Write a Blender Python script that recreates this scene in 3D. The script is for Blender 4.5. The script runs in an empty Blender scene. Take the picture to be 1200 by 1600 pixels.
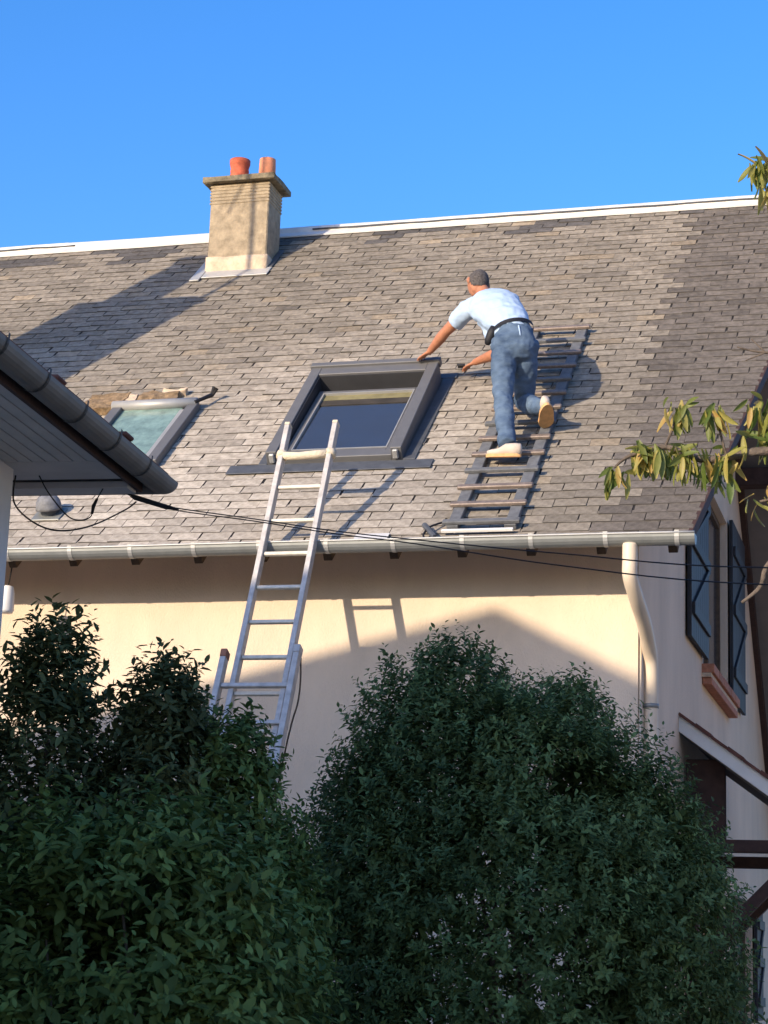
import bpy, bmesh, math, random
import numpy as np
from mathutils import Vector, Matrix, noise
from math import sin, cos, tan, radians, pi

random.seed(7)
rng = np.random.default_rng(7)
S = bpy.context.scene
COL = S.collection

# ------------------------------------------------------------------ camera
CAM = Vector((0, -13.6, 1.6))
YAW, PITCH, ROLL, FPX = radians(15.9), radians(13.19), radians(2.04), 3113.56
fw = Vector((-sin(YAW) * cos(PITCH), cos(YAW) * cos(PITCH), sin(PITCH)))
r0 = Vector((cos(YAW), sin(YAW), 0)); u0 = r0.cross(fw)
rt = r0 * cos(ROLL) + u0 * sin(ROLL); up = u0 * cos(ROLL) - r0 * sin(ROLL)
cd = bpy.data.cameras.new('camera'); cam = bpy.data.objects.new('camera', cd); COL.objects.link(cam)
cd.sensor_fit = 'HORIZONTAL'; cd.sensor_width = 36.0; cd.lens = 36.0 * FPX / 1200.0
cd.clip_start = 0.1; cd.clip_end = 2000
cam.matrix_world = Matrix(((rt.x, up.x, -fw.x, CAM.x), (rt.y, up.y, -fw.y, CAM.y), (rt.z, up.z, -fw.z, CAM.z), (0, 0, 0, 1)))
S.camera = cam

# ------------------------------------------------------------------ light
SUN = Vector((0.522, 1.0, -0.305)).normalized()          # direction the light travels
EL = math.asin(-SUN.z); AZ = math.atan2(-SUN.x, -SUN.y)   # bearing of the sun, clockwise from +y
w = bpy.data.worlds.new('World'); S.world = w; w.use_nodes = True
nt = w.node_tree; nt.nodes.clear()
sky = nt.nodes.new('ShaderNodeTexSky'); sky.sky_type = 'NISHITA'; sky.sun_disc = False
sky.sun_elevation = EL; sky.sun_rotation = AZ; sky.air_density = 1.08; sky.dust_density = 1.2; sky.ozone_density = 2.6
bg = nt.nodes.new('ShaderNodeBackground'); bg.inputs['Strength'].default_value = 0.15
wo = nt.nodes.new('ShaderNodeOutputWorld')
wb = nt.nodes.new('ShaderNodeHueSaturation'); wb.inputs['Saturation'].default_value = 1.32   # vivid phone rendering, the same all over
nt.links.new(sky.outputs[0], wb.inputs['Color']); 
wt = nt.nodes.new('ShaderNodeMix'); wt.data_type = 'RGBA'; wt.blend_type = 'MULTIPLY'; wt.inputs['Factor'].default_value = 1; wt.inputs['B'].default_value = (.97, 1.0, 1.28, 1)
nt.links.new(wb.outputs[0], wt.inputs['A']); nt.links.new(wt.outputs['Result'], bg.inputs[0]); nt.links.new(bg.outputs[0], wo.inputs[0])
sd = bpy.data.lights.new('sun', 'SUN'); sd.energy = 3.4; sd.angle = radians(0.53); sd.color = (1.0, 0.845, 0.65)
so = bpy.data.objects.new('sun', sd); COL.objects.link(so)
so.rotation_euler = SUN.to_track_quat('-Z', 'Y').to_euler(); so.location = (-8, -20, 14)
S.view_settings.view_transform = 'Standard'; S.view_settings.look = 'None'
S.view_settings.exposure = 0.82; S.view_settings.gamma = 1.0
S.cycles.max_bounces = 8

# ------------------------------------------------------------------ helpers
def lin(r, g=None, b=None):
    if g is None: r, g, b = r
    f = lambda c: (c / 255 / 12.92) if c / 255 <= .04045 else ((c / 255 + .055) / 1.055) ** 2.4
    return (f(r), f(g), f(b), 1)

def mat(name, col, rough=.8, metal=0, var=.15, scale=6, bump=0, bscale=60, col2=None, spec=.3, detail=5, stretch=None, tint=False, objrand=0, trans=0, coat=0):
    m = bpy.data.materials.new(name); m.use_nodes = True; N = m.node_tree.nodes; Lk = m.node_tree.links
    b = N['Principled BSDF']; b.inputs['Roughness'].default_value = rough; b.inputs['Metallic'].default_value = metal
    b.inputs['Specular IOR Level'].default_value = spec
    if coat: b.inputs['Coat Weight'].default_value = coat
    tc = N.new('ShaderNodeTexCoord'); mp = N.new('ShaderNodeMapping'); Lk.new(tc.outputs['Object'], mp.inputs['Vector'])
    if stretch: mp.inputs['Scale'].default_value = stretch
    n1 = N.new('ShaderNodeTexNoise'); n1.inputs['Scale'].default_value = scale; n1.inputs['Detail'].default_value = detail
    n1.inputs['Roughness'].default_value = .62
    Lk.new(mp.outputs[0], n1.inputs['Vector'])
    cr = N.new('ShaderNodeValToRGB'); cr.color_ramp.elements[0].position = .3; cr.color_ramp.elements[1].position = .7
    c = col[:3]
    if col2 is None:
        cr.color_ramp.elements[0].color = (*[max(0, x * (1 - var)) for x in c], 1)
        cr.color_ramp.elements[1].color = (*[min(.95, x * (1 + var)) for x in c], 1)
    else:
        cr.color_ramp.elements[0].color = (*c, 1); cr.color_ramp.elements[1].color = (*col2[:3], 1)
    Lk.new(n1.outputs['Fac'], cr.inputs[0]); out = cr.outputs[0]
    if tint:
        at = N.new('ShaderNodeAttribute'); at.attribute_name = 'tint'
        mx = N.new('ShaderNodeMix'); mx.data_type = 'RGBA'; mx.blend_type = 'MULTIPLY'; mx.inputs['Factor'].default_value = 1
        Lk.new(out, mx.inputs['A']); Lk.new(at.outputs['Color'], mx.inputs['B']); out = mx.outputs['Result']
    if objrand:
        oi = N.new('ShaderNodeObjectInfo'); mr = N.new('ShaderNodeMapRange'); mr.inputs['To Min'].default_value = 1 - objrand; mr.inputs['To Max'].default_value = 1 + objrand
        Lk.new(oi.outputs['Random'], mr.inputs['Value'])
        mx = N.new('ShaderNodeMix'); mx.data_type = 'RGBA'; mx.blend_type = 'MULTIPLY'; mx.inputs['Factor'].default_value = 1
        Lk.new(out, mx.inputs['A']); Lk.new(mr.outputs[0], mx.inputs['B']); out = mx.outputs['Result']
    Lk.new(out, b.inputs['Base Color'])
    if bump:
        n2 = N.new('ShaderNodeTexNoise'); n2.inputs['Scale'].default_value = bscale; n2.inputs['Detail'].default_value = 4
        Lk.new(mp.outputs[0], n2.inputs['Vector'])
        bp = N.new('ShaderNodeBump'); bp.inputs['Strength'].default_value = bump; bp.inputs['Distance'].default_value = .01
        Lk.new(n2.outputs['Fac'], bp.inputs['Height']); Lk.new(bp.outputs[0], b.inputs['Normal'])
    if trans:
        tr = N.new('ShaderNodeBsdfTranslucent'); ms = N.new('ShaderNodeMixShader'); ms.inputs[0].default_value = trans
        Lk.new(out, tr.inputs['Color']); Lk.new(b.outputs[0], ms.inputs[1]); Lk.new(tr.outputs[0], ms.inputs[2])
        Lk.new(ms.outputs[0], N['Material Output'].inputs['Surface'])
    return m

WT = {}
def setpar(o, p):
    if p is None: return
    o.parent = p
    o.matrix_parent_inverse = WT.get(p.name, Matrix()).inverted()

def obj(name, verts, faces, m, parent=None, smooth=False, mats=None, fmat=None):
    me = bpy.data.meshes.new(name); me.from_pydata([tuple(v) for v in verts], [], faces); me.update()
    if m: me.materials.append(m)
    for x in (mats or []): me.materials.append(x)
    if fmat is not None: me.polygons.foreach_set('material_index', fmat)
    if smooth: me.polygons.foreach_set('use_smooth', [True] * len(me.polygons))
    o = bpy.data.objects.new(name, me); COL.objects.link(o); setpar(o, parent); return o

def objbm(name, bm, m, parent=None, smooth=False, mats=None):
    me = bpy.data.meshes.new(name); bm.to_mesh(me); bm.free()
    if m: me.materials.append(m)
    for x in (mats or []): me.materials.append(x)
    if smooth: me.polygons.foreach_set('use_smooth', [True] * len(me.polygons))
    o = bpy.data.objects.new(name, me); COL.objects.link(o); setpar(o, parent); return o

def inst(name, me, M, parent=None):
    o = bpy.data.objects.new(name, me); COL.objects.link(o); setpar(o, parent); o.matrix_basis = M; return o

def empty(name, loc, label, cat, group=None):
    o = bpy.data.objects.new(name, None); COL.objects.link(o); o.location = loc; WT[o.name] = Matrix.Translation(loc)
    o.empty_display_size = .2
    tag(o, label, cat, group); return o

def tag(o, label=None, cat=None, group=None, kind=None):
    if label: o['label'] = label
    if cat: o['category'] = cat
    if group: o['group'] = group
    if kind: o['kind'] = kind
    return o

QF = [(0, 3, 2, 1), (4, 5, 6, 7), (0, 1, 5, 4), (1, 2, 6, 5), (2, 3, 7, 6), (3, 0, 4, 7)]
def hexa(bm, c8, bev=0):
    vs = [bm.verts.new(tuple(c)) for c in c8]
    fs = [bm.faces.new([vs[i] for i in q]) for q in QF]
    if bev:
        es = list({e for f in fs for e in f.edges}); bmesh.ops.bevel(bm, geom=es, offset=bev, segments=1, affect='EDGES', profile=.5)

def box(bm, a, b, bev=0, fn=None):
    x0, y0, z0 = a; x1, y1, z1 = b
    c = [(x0, y0, z0), (x1, y0, z0), (x1, y1, z0), (x0, y1, z0), (x0, y0, z1), (x1, y0, z1), (x1, y1, z1), (x0, y1, z1)]
    hexa(bm, [fn(*q) for q in c] if fn else c, bev)

def boxo(name, a, b, m, parent=None, bev=0, fn=None):
    bm = bmesh.new(); box(bm, a, b, bev, fn); bmesh.ops.recalc_face_normals(bm, faces=bm.faces); return objbm(name, bm, m, parent)

def tube(pts, rad, seg=8, caps=True):
    """verts, faces of a tube through pts; rad a number or list"""
    pts = [Vector(p) for p in pts]; n = len(pts); V = []; F = []
    rad = [rad] * n if not hasattr(rad, '__len__') else rad
    t0 = (pts[1] - pts[0]).normalized(); ref = Vector((0, 0, 1)) if abs(t0.z) < .9 else Vector((1, 0, 0))
    a = t0.cross(ref).normalized()
    for i, p in enumerate(pts):
        t = (pts[min(i + 1, n - 1)] - pts[max(i - 1, 0)]).normalized()
        a = (a - t * a.dot(t)).normalized(); b = t.cross(a)
        for k in range(seg):
            an = 2 * pi * k / seg; V.append(p + (a * cos(an) + b * sin(an)) * rad[i])
    for i in range(n - 1):
        for k in range(seg):
            k2 = (k + 1) % seg; F.append((i * seg + k, i * seg + k2, (i + 1) * seg + k2, (i + 1) * seg + k))
    if caps: F.append(tuple(range(seg - 1, -1, -1))); F.append(tuple((n - 1) * seg + k for k in range(seg)))
    return V, F

def tubeo(name, pts, rad, m, parent=None, seg=8): return obj(name, *tube(pts, rad, seg), m, parent, smooth=True)

def spline(P, n=8):
    P = [Vector(p) for p in P]; out = []
    for i in range(len(P) - 1):
        a, b, c, d = P[max(i - 1, 0)], P[i], P[i + 1], P[min(i + 2, len(P) - 1)]
        for k in range(n):
            t = k / n
            out.append(.5 * ((2 * b) + (c - a) * t + (2 * a - 5 * b + 4 * c - d) * t * t + (3 * b - a - 3 * c + d) * t ** 3))
    out.append(P[-1]); return out

def lathe(prof, c, seg=20, axis=None):
    V = []; F = []; n = len(prof)
    M = axis.to_track_quat('Z', 'Y').to_matrix() if axis else Matrix.Identity(3)
    for (r_, z) in prof:
        for k in range(seg):
            V.append(Vector(c) + M @ Vector((r_ * cos(2 * pi * k / seg), r_ * sin(2 * pi * k / seg), z)))
    for i in range(n - 1):
        for k in range(seg):
            k2 = (k + 1) % seg; F.append((i * seg + k, i * seg + k2, (i + 1) * seg + k2, (i + 1) * seg + k))
    F.append(tuple(range(seg - 1, -1, -1))); F.append(tuple((n - 1) * seg + k for k in range(seg)))
    return V, F

def evalmesh(o):
    dg = bpy.context.evaluated_depsgraph_get(); dg.update(); e = o.evaluated_get(dg); me = bpy.data.meshes.new_from_object(e)
    o.modifiers.clear(); old = o.data; o.data = me; bpy.data.meshes.remove(old); return o

# roof frame: x along the eave, s up the slope, h off the surface
RP = radians(40.4); CP, SP = cos(RP), sin(RP); EY, EZ = -.272, 4.617
def rp(x, s, h=0): return Vector((x, EY + s * CP - h * SP, EZ + s * SP + h * CP))
RM = Matrix(((1, 0, 0), (0, CP, -SP), (0, SP, CP)))
YW = .33; GX = -2.06; RIDGE = 7.08; XL = -13.0
def verge(s): return -1.62 + .122 * s

# ------------------------------------------------------------------ materials
M_wall = mat('cream_render', (.66, .525, .385), .92, var=.11, scale=1.6, bump=.5, bscale=110, detail=9, stretch=(1, 1, .45))
M_shingle = mat('weathered_shingle', (.134, .119, .096), .92, var=.3, scale=17, bump=.5, bscale=190, tint=True, col2=(.272, .246, .206))
M_edge = mat('shingle_cut_edge', (.07, .063, .056), .95, var=.3)
M_deck = mat('roof_felt', (.03, .027, .026), .95)
M_zinc = mat('zinc', (.235, .24, .225), .5, metal=.35, var=.1, scale=9, bump=.05)
M_zincw = mat('pale_ridge_zinc', (.62, .60, .57), .55, metal=.1, var=.1, scale=5, bump=.06, bscale=20)
M_zincr = mat('bright_zinc_bead', (.44, .43, .40), .45, metal=.3)
M_lead = mat('dark_lead_flashing', (.085, .09, .098), .6, metal=.2, var=.2, scale=12, bump=.15, bscale=50)
M_wframe = mat('grey_window_cladding', (.125, .123, .122), .5, metal=.1, var=.08, scale=8)
M_wdark = mat('dark_grey_lining', (.035, .035, .038), .6)
M_wood = mat('weathered_rafter', (.10, .066, .04), .85, var=.3, scale=20)
M_brown = mat('brown_stained_timber', (.055, .03, .024), .75, var=.3, scale=12, stretch=(1, 8, 1))
M_soffit = mat('grey_soffit_paint', (.20, .175, .16), .8, var=.1, scale=5)
M_wsoff = mat('white_soffit_board', (.50, .47, .44), .7, var=.1, scale=4)
M_chim = mat('ochre_chimney_render', (.32, .255, .172), .95, var=.3, scale=12, bump=.6, bscale=45)
M_chimb = mat('pale_mortar', (.56, .43, .30), .95, var=.2, scale=12, bump=.8, bscale=40)
M_cap = mat('mossy_concrete_cap', (.18, .15, .10), .95, var=.5, scale=14, bump=.6, bscale=40)
M_pot1 = mat('red_clay', (.43, .10, .05), .8, var=.35, scale=14)
M_pot2 = mat('orange_clay', (.60, .24, .13), .8, var=.2, scale=14)
M_alu = mat('worn_aluminium', (.50, .46, .41), .5, metal=.2, var=.2, scale=18, bump=.05)
M_rungw = mat('pale_worn_rung', (.66, .59, .47), .55, var=.15, scale=20)
M_rlad = mat('grey_weathered_ladder', (.13, .132, .135), .75, metal=.1, var=.25, scale=16, bump=.2)
M_rung = mat('worn_brown_rung', (.21, .165, .135), .5, metal=.25, var=.3, scale=30)
M_roll = mat('cream_pad', (.62, .52, .38), .95, var=.15, scale=30, bump=.6)
M_white = mat('white_paint', (.74, .71, .66), .6, var=.06)
M_cream = mat('cream_downpipe', (.66, .54, .40), .5, var=.06)
M_shut = mat('blue_grey_shutter', (.040, .039, .042), .65, var=.15, scale=14)
M_brick = mat('red_brick', (.40, .17, .10), .9, var=.25, scale=20, bump=.5, objrand=.15)
M_cable = mat('black_cable', (.015, .014, .015), .6)
M_ground = mat('sandy_gravel', (.42, .35, .27), .95, var=.2, scale=1.5)
M_hood = mat('pale_window_hood', (.34, .335, .32), .5, metal=.3, var=.1)
M_tile = mat('dark_red_tile', (.13, .055, .04), .85, var=.3)
M_ngut = mat('neighbour_zinc', (.17, .155, .135), .6, metal=.25, var=.15, scale=6)
M_strap = mat('dark_gutter_strap', (.05, .047, .045), .6, metal=.4)
M_bark = mat('grey_bark', (.13, .10, .075), .95, var=.4, scale=30, bump=.8)

def glassmat(name, tintc, rough=.02):
    m = bpy.data.materials.new(name); m.use_nodes = True; N = m.node_tree.nodes; Lk = m.node_tree.links; N.clear()
    o = N.new('ShaderNodeOutputMaterial'); g = N.new('ShaderNodeBsdfGlossy'); g.inputs['Roughness'].default_value = rough
    t = N.new('ShaderNodeBsdfTransparent'); t.inputs[0].default_value = (*tintc, 1)
    fr = N.new('ShaderNodeFresnel'); fr.inputs['IOR'].default_value = 2.5; ms = N.new('ShaderNodeMixShader')
    tc = N.new('ShaderNodeTexCoord'); nz = N.new('ShaderNodeTexNoise'); nz.inputs['Scale'].default_value = 5
    Lk.new(tc.outputs['Object'], nz.inputs['Vector'])
    ad = N.new('ShaderNodeMath'); ad.operation = 'MULTIPLY_ADD'; ad.inputs[1].default_value = .12
    Lk.new(nz.outputs['Fac'], ad.inputs[0]); Lk.new(fr.outputs[0], ad.inputs[2])
    Lk.new(ad.outputs[0], ms.inputs[0]); Lk.new(t.outputs[0], ms.inputs[1]); Lk.new(g.outputs[0], ms.inputs[2])
    df = N.new('ShaderNodeBsdfDiffuse'); df.inputs[0].default_value = (.30, .32, .34, 1); m2 = N.new('ShaderNodeMixShader'); m2.inputs[0].default_value = .10
    Lk.new(ms.outputs[0], m2.inputs[1]); Lk.new(df.outputs[0], m2.inputs[2]); Lk.new(m2.outputs[0], o.inputs[0]); return m
M_glass = glassmat('clear_glass', (.8, .85, .85))
M_gglass = glassmat('dusty_green_glass', (.5, .6, .55), .12)

# ------------------------------------------------------------------ ground
g = obj('ground', [(-400, -400, 0), (400, -400, 0), (400, 400, 0), (-400, 400, 0)], [(0, 1, 2, 3)], M_ground); tag(g, kind='structure')

# ------------------------------------------------------------------ main house
house = empty('house', (-7, 5, 0), 'cream rendered house with weathered shingle roof and gutter', 'house')
RY = EY + RIDGE * CP; RZ = EZ + RIDGE * SP
YB = 12.6                                  # back wall
front = boxo('wall', (XL + .3, YW, 0), (GX - .25, YW + .25, 5.08), M_wall, house)
front['label'] = 'cream front wall under the gutter'
def roofz(y): return EZ + (y - EY) * tan(RP) if y <= RY else EZ + (2 * RY - y - EY) * tan(RP)
gp = [(YW, 0), (YB, 0), (YB, roofz(YB) - .09), (RY, RZ - .09), (YW, roofz(YW) - .09)]
gv = [(GX, y, z) for y, z in gp] + [(GX - .25, y, z) for y, z in gp]
gable = obj('wall', gv, [(0, 1, 2, 3, 4), (9, 8, 7, 6, 5)] + [(i, i + 5, (i + 1) % 5 + 5, (i + 1) % 5) for i in range(5)], M_wall, house)
gable['label'] = 'shaded gable wall with open shutters'
# openings
cut = bmesh.new()
box(cut, (GX - .13, 4.32, 4.47), (GX + .3, 6.42, 6.25)); box(cut, (GX - .13, 6.6, 1.2), (GX + .3, 8.85, 2.55))
co = objbm('cutter', cut, None); md = gable.modifiers.new('b', 'BOOLEAN'); md.object = co; md.operation = 'DIFFERENCE'; md.solver = 'EXACT'
evalmesh(gable); bpy.data.objects.remove(co)
boxo('wall', (XL + .3, YB - .25, 0), (GX - .25, YB, 2.8), M_wall, house)
boxo('wall', (XL + .3, YW + .25, 0), (XL + .55, YB - .25, 6.0), M_wall, house)

# windows in the gable
for (y0, y1, z0, z1) in ((4.32, 6.42, 4.47, 6.25), (6.6, 8.85, 1.2, 2.55)):
    bm = bmesh.new(); X = GX - .12
    for (a, b) in (((y0, z0), (y0 + .06, z1)), ((y1 - .06, z0), (y1, z1)), ((y0 + .06, z0), (y1 - .06, z0 + .06)), ((y0 + .06, z1 - .06), (y1 - .06, z1)), (((y0 + y1) / 2 - .05, z0 + .06), ((y0 + y1) / 2 + .05, z1 - .06))):
        box(bm, (X, a[0], a[1]), (X + .05, b[0], b[1]), .004)
    wn = objbm('window', bm, M_wood, house)
    obj('pane', [(X + .02, y0 + .05, z0 + .05), (X + .02, y1 - .05, z0 + .05), (X + .02, y1 - .05, z1 - .05), (X + .02, y0 + .05, z1 - .05)], [(0, 1, 2, 3)], M_glass, wn)

def shutter(y0, y1, z0, z1, lab):
    n = 8; bw = (y1 - y0) / n; bm = bmesh.new(); X = GX + .02
    box(bm, (X, y0 + .002, z0 + .002), (X + .012, y1 - .002, z1 - .002))
    sh = objbm('shutter', bm, M_shut, house); sh['label'] = lab
    for k in range(n):
        boxo('plank', (X + .0125, y0 + k * bw + .003, z0), (X + .036, y0 + (k + 1) * bw - .003, z1), M_shut, sh, .003)
    h = z1 - z0
    for zz in (.12, .47, .80):
        boxo('batten', (X + .0365, y0 + .04, z0 + h * zz), (X + .062, y1 - .04, z0 + h * zz + .10), M_shut, sh, .004)
    for z_a, z_b in ((.12, .47), (.47, .80)):
        za, zb = z0 + h * z_a + .10, z0 + h * z_b
        bm = bmesh.new()
        hexa(bm, [(X + .0365, y0 + .06, za), (X + .06, y0 + .06, za), (X + .06, y0 + .19, za), (X + .0365, y0 + .19, za),
                  (X + .0365, y1 - .19, zb), (X + .06, y1 - .19, zb), (X + .06, y1 - .06, zb), (X + .0365, y1 - .06, zb)])
        bmesh.ops.recalc_face_normals(bm, faces=bm.faces); objbm('brace', bm, M_shut, sh)
shutter(3.0, 4.28, 4.50, 6.15, 'blue-grey shutter folded open nearest the house corner')
shutter(6.46, 7.75, 4.46, 6.3, 'blue-grey shutter folded open farther along the gable')
shutter(8.9, 9.6, 1.3, 2.52, 'blue-grey shutter on the lower window')
sill = boxo('window_sill', (GX - .1, 4.2, 4.335), (GX + .085, 6.55, 4.372), M_chimb, house)
for k in range(11):
    y = 4.2 + k * .2136
    boxo('brick', (GX - .05, y + .006, 4.374), (GX + .11 + random.uniform(0, .006), y + .2076, 4.455), M_brick, sill, .004)
boxo('brick_course', (GX + .002, 4.22, 4.27), (GX + .09, 6.53, 4.334), M_brick, sill, .005)

# roof slabs with flared verges
deck = bmesh.new()
def slab(back, t0, t1):
    c = []
    for h in (t0, t1):
        sb = -3.2 if back else 0
        for (x, s) in ((XL, sb), (verge(0) + .2 if back else verge(0), sb), (verge(RIDGE), RIDGE), (XL, RIDGE)):
            v = rp(x, s, h)
            if back: v.y = 2 * RY - v.y
            c.append(v)
    return c
roof = None
bm = bmesh.new(); hexa(bm, slab(False, -.045, -.004)); bmesh.ops.recalc_face_normals(bm, faces=bm.faces)
roof = objbm('roof', bm, M_deck, house)
bm = bmesh.new(); hexa(bm, slab(True, -.045, .012)); bmesh.ops.recalc_face_normals(bm, faces=bm.faces)
objbm('roof_back_slope', bm, M_edge, roof)
# soffit under the flared gable overhang, front and back
for back in (False, True):
    vs = []
    for h in (-.062, -.047):
        for (x, s) in ((GX - .05, -3.1 if back else .1), ((verge(0) + .2 if back else verge(.1)) - .03, -3.1 if back else .1), (verge(RIDGE) - .03, RIDGE - .02), (GX - .05, RIDGE - .02)):
            v = rp(x, s, h)
            if back: v.y = 2 * RY - v.y
            vs.append(v)
    bm = bmesh.new(); hexa(bm, vs); bmesh.ops.recalc_face_normals(bm, faces=bm.faces); objbm('soffit', bm, M_soffit, roof)
    # barge board along the verge
    vs = []
    for h in (-.075, .004):
        for (x, s) in ((verge(.0) - .028 + .2 * back, -3.2 * back), (verge(.0) + .002 + .2 * back, -3.2 * back), (verge(RIDGE) + .002, RIDGE), (verge(RIDGE) - .028, RIDGE)):
            v = rp(x, s, h)
            if back: v.y = 2 * RY - v.y
            vs.append(v)
    bm = bmesh.new(); hexa(bm, vs); bmesh.ops.recalc_face_normals(bm, faces=bm.faces)
    objbm('barge_board', bm, M_brown, roof)
# brown wall plate on the rear gable slope and purlin ends
vs = []
for h in (-.21, -.064):
    for (x, s) in ((GX + .001, -2.8), (GX + .06, -2.8), (GX + .06, RIDGE - .5), (GX + .001, RIDGE - .5)):
        v = rp(x, s, h); v.y = 2 * RY - v.y; vs.append(v)
bm = bmesh.new(); hexa(bm, vs); bmesh.ops.recalc_face_normals(bm, faces=bm.faces); objbm('trim_board', bm, M_brown, roof)
for s_ in (3.9,):
    v = rp(0, s_, -.2); v.y = 2 * RY - v.y
    boxo('purlin', (GX - .1, v.y - .09, v.z - .12), (verge(s_) - .06, v.y + .09, v.z + .08), M_brown, roof, .01)

# shingles
EXPO = .1266; TW = .242
def tabtint(x, s):
    """colour of the piece itself: newer grey strip at the right, dark course at the ridge, paler weathering low on the left"""
    g = .5 + .5 * noise.noise(Vector((x * .55, s * .8, 3.1)))
    v = random.gauss(1.0, .10)
    c = np.array([1.04, .98, .90]) * (.92 + .3 * g)
    edge = -2.22 + .12 * noise.noise(Vector((s * 2.2, 0, 9)))
    if x > edge: c = np.array([.64, .60, .585]) * (.92 + .16 * g)
    elif s > 6.35 and noise.noise(Vector((x * 1.3, s * 2.5, 1))) > (6.75 - s) * 1.1: c = np.array([.48, .48, .52])
    elif random.random() < .035: c *= np.array([.78, .78, .80])
    elif random.random() < .05: c *= np.array([1.2, 1.13, 1.02])
    low = max(0, min(1, (4.2 - s + 1.2 * (g - .5)) / 2.6)) * max(0, min(1, (-2.6 - x) / 1.6))
    c = c * (1 - low) + low * np.array([1.95, 1.87, 1.80]) * (.8 + .4 * g)
    return np.clip(c * v, .12, 2.5)
def project(P):
    d = Vector(P) - CAM; z = d.dot(fw); return 600 + FPX * d.dot(rt) / z, 800 - FPX * d.dot(up) / z, z
def tabgeo(w_, t, lift, skew):
    L = EXPO + .05
    # x,s,h
    v = [(-w_ / 2, 0 + skew, 0.0), (w_ / 2, 0 - skew, 0.0), (w_ / 2, L, -.003), (-w_ / 2, L, -.003),
         (-w_ / 2, 0 + skew, t + lift), (w_ / 2, 0 - skew, t), (w_ / 2, L, .0005), (-w_ / 2, L, .0005)]
    return v
tabs = []
nc = int((RIDGE - .06) / EXPO)
for i in range(nc):
    s0 = -.015 + i * EXPO; off = (TW / 2 if i % 2 else 0) + random.gauss(0, .008)
    xv = verge(s0); k = 0; x = xv - (TW if i % 2 else TW / 2)
    first = True
    while x + TW > XL:
        x1 = xv if first else x + TW
        w_ = (x1 - x) - random.uniform(.005, .012)
        cx_ = (x1 + x) / 2
        p = project(rp(cx_, s0, 0))
        if -260 < p[0] < 1260 and w_ > .03 and not (-6.98 < cx_ < -6.52 and s0 > 6.1 and s0 < 6.4):
            tabs.append((p[2], cx_ + random.gauss(0, .004), s0 + random.gauss(0, .003) + .012 * noise.noise(Vector((cx_ * .7, i * .35, 2))) - (random.uniform(.008, .022) if random.random() < .03 else 0), w_, -20 < p[0] < 1220 and p[1] < 870))
        x -= TW; first = False
tabs.sort()
M_tabs = [M_shingle, M_edge]
FM = [1, 0, 1, 1, 1, 1]
def tintmesh(me, cols):
    a = me.color_attributes.new('tint', 'FLOAT_COLOR', 'POINT'); a.data.foreach_set('color', np.asarray(cols, dtype=np.float32).ravel())
nind = 0; BV = []; BF = []; BC = []; BM_ = []
for (dz, x, s, w_, vis) in tabs:
    t = random.uniform(.005, .0105); lift = random.choice((0, 0, 0, 0, .003, .006)); sk = random.gauss(0, .0016)
    c = tabtint(x, s); geo = tabgeo(w_, t, lift, sk)
    if vis and nind < 300:
        nind += 1
        me = bpy.data.meshes.new('shingle'); me.from_pydata(geo, [], QF); me.materials.append(M_shingle); me.materials.append(M_edge)
        me.polygons.foreach_set('material_index', FM); tintmesh(me, [(*c, 1)] * 8)
        inst('shingle', me, Matrix.Translation(rp(x, s, 0)) @ RM.to_4x4(), roof)
    else:
        b = len(BV); BV += [rp(x + q[0], s + q[1], q[2]) for q in geo]; BF += [tuple(b + j for j in f) for f in QF]; BM_ += FM; BC += [(*c, 1)] * 8
o = obj('shingle_field', BV, BF, M_shingle, roof, mats=[M_edge], fmat=BM_); tintmesh(o.data, BC); tag(o, kind='stuff')

# ridge capping in sheets
for (xa, xb) in ((-11.6, -8.9), (-6.2, -1.0)):
    n_ = 40; pts = [rp(xa + (xb - xa) * k / n_, 7.036 + .012 * noise.noise(Vector((k * .35, xa, 0))), .05 + .008 * noise.noise(Vector((k * .2, xa, 7)))) for k in range(n_ + 1)]
    tubeo('ridge_seam', pts, .008, M_lead, roof, 5)
x = XL
while x < verge(RIDGE):
    x2 = min(x + 2.0, verge(RIDGE)); V = []; F = []; ns = 9
    prof = [(6.93, .012), (6.935, .026), (7.03, .029), (7.045, .045), (7.065, .06), (7.10, .062)]
    for j in range(ns):
        xx = x + (x2 - x) * j / (ns - 1) + (.012 if j == ns - 1 else 0)
        wv = .012 * noise.noise(Vector((xx * 1.3, 5, 0))); wv2 = .01 * noise.noise(Vector((xx * .8, 15, 0)))
        for q, (s_, h_) in enumerate(prof): V.append(rp(xx, s_ + wv * (q < 3), h_ + (wv2 if q > 2 else 0) + (.002 if j == ns - 1 else 0)))
        b = rp(xx, 7.10, .062); V.append(Vector((b.x, 2 * RY - b.y + .03, b.z - .02)))
    m_ = len(prof) + 1
    for j in range(ns - 1):
        for q in range(m_ - 1): F.append((j * m_ + q, (j + 1) * m_ + q, (j + 1) * m_ + q + 1, j * m_ + q + 1))
    obj('ridge_sheet', V, F, M_zincw, roof); x = x2

# pale boarding under the eave, added to bounce warm light on the wall
rbx = bmesh.new(); box(rbx, (XL + .3, .05, -.062), (GX + .3, .80, -.047), 0, fn=lambda a, b, c: rp(a, b, c)); bmesh.ops.recalc_face_normals(rbx, faces=rbx.faces)
objbm('eave_bounce_boarding', rbx, mat('cream_bounce_boards', (.72, .62, .48), .85, var=.06), roof)
# rafters tails
for k in range(24):
    x = -1.75 - k * .497
    boxo('rafter_tail', (x - .03, 0.02, -.14), (x + .035, 1.05, -.047), M_wood, roof, .004, fn=lambda a, b, c: rp(a, b, c))

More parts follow.
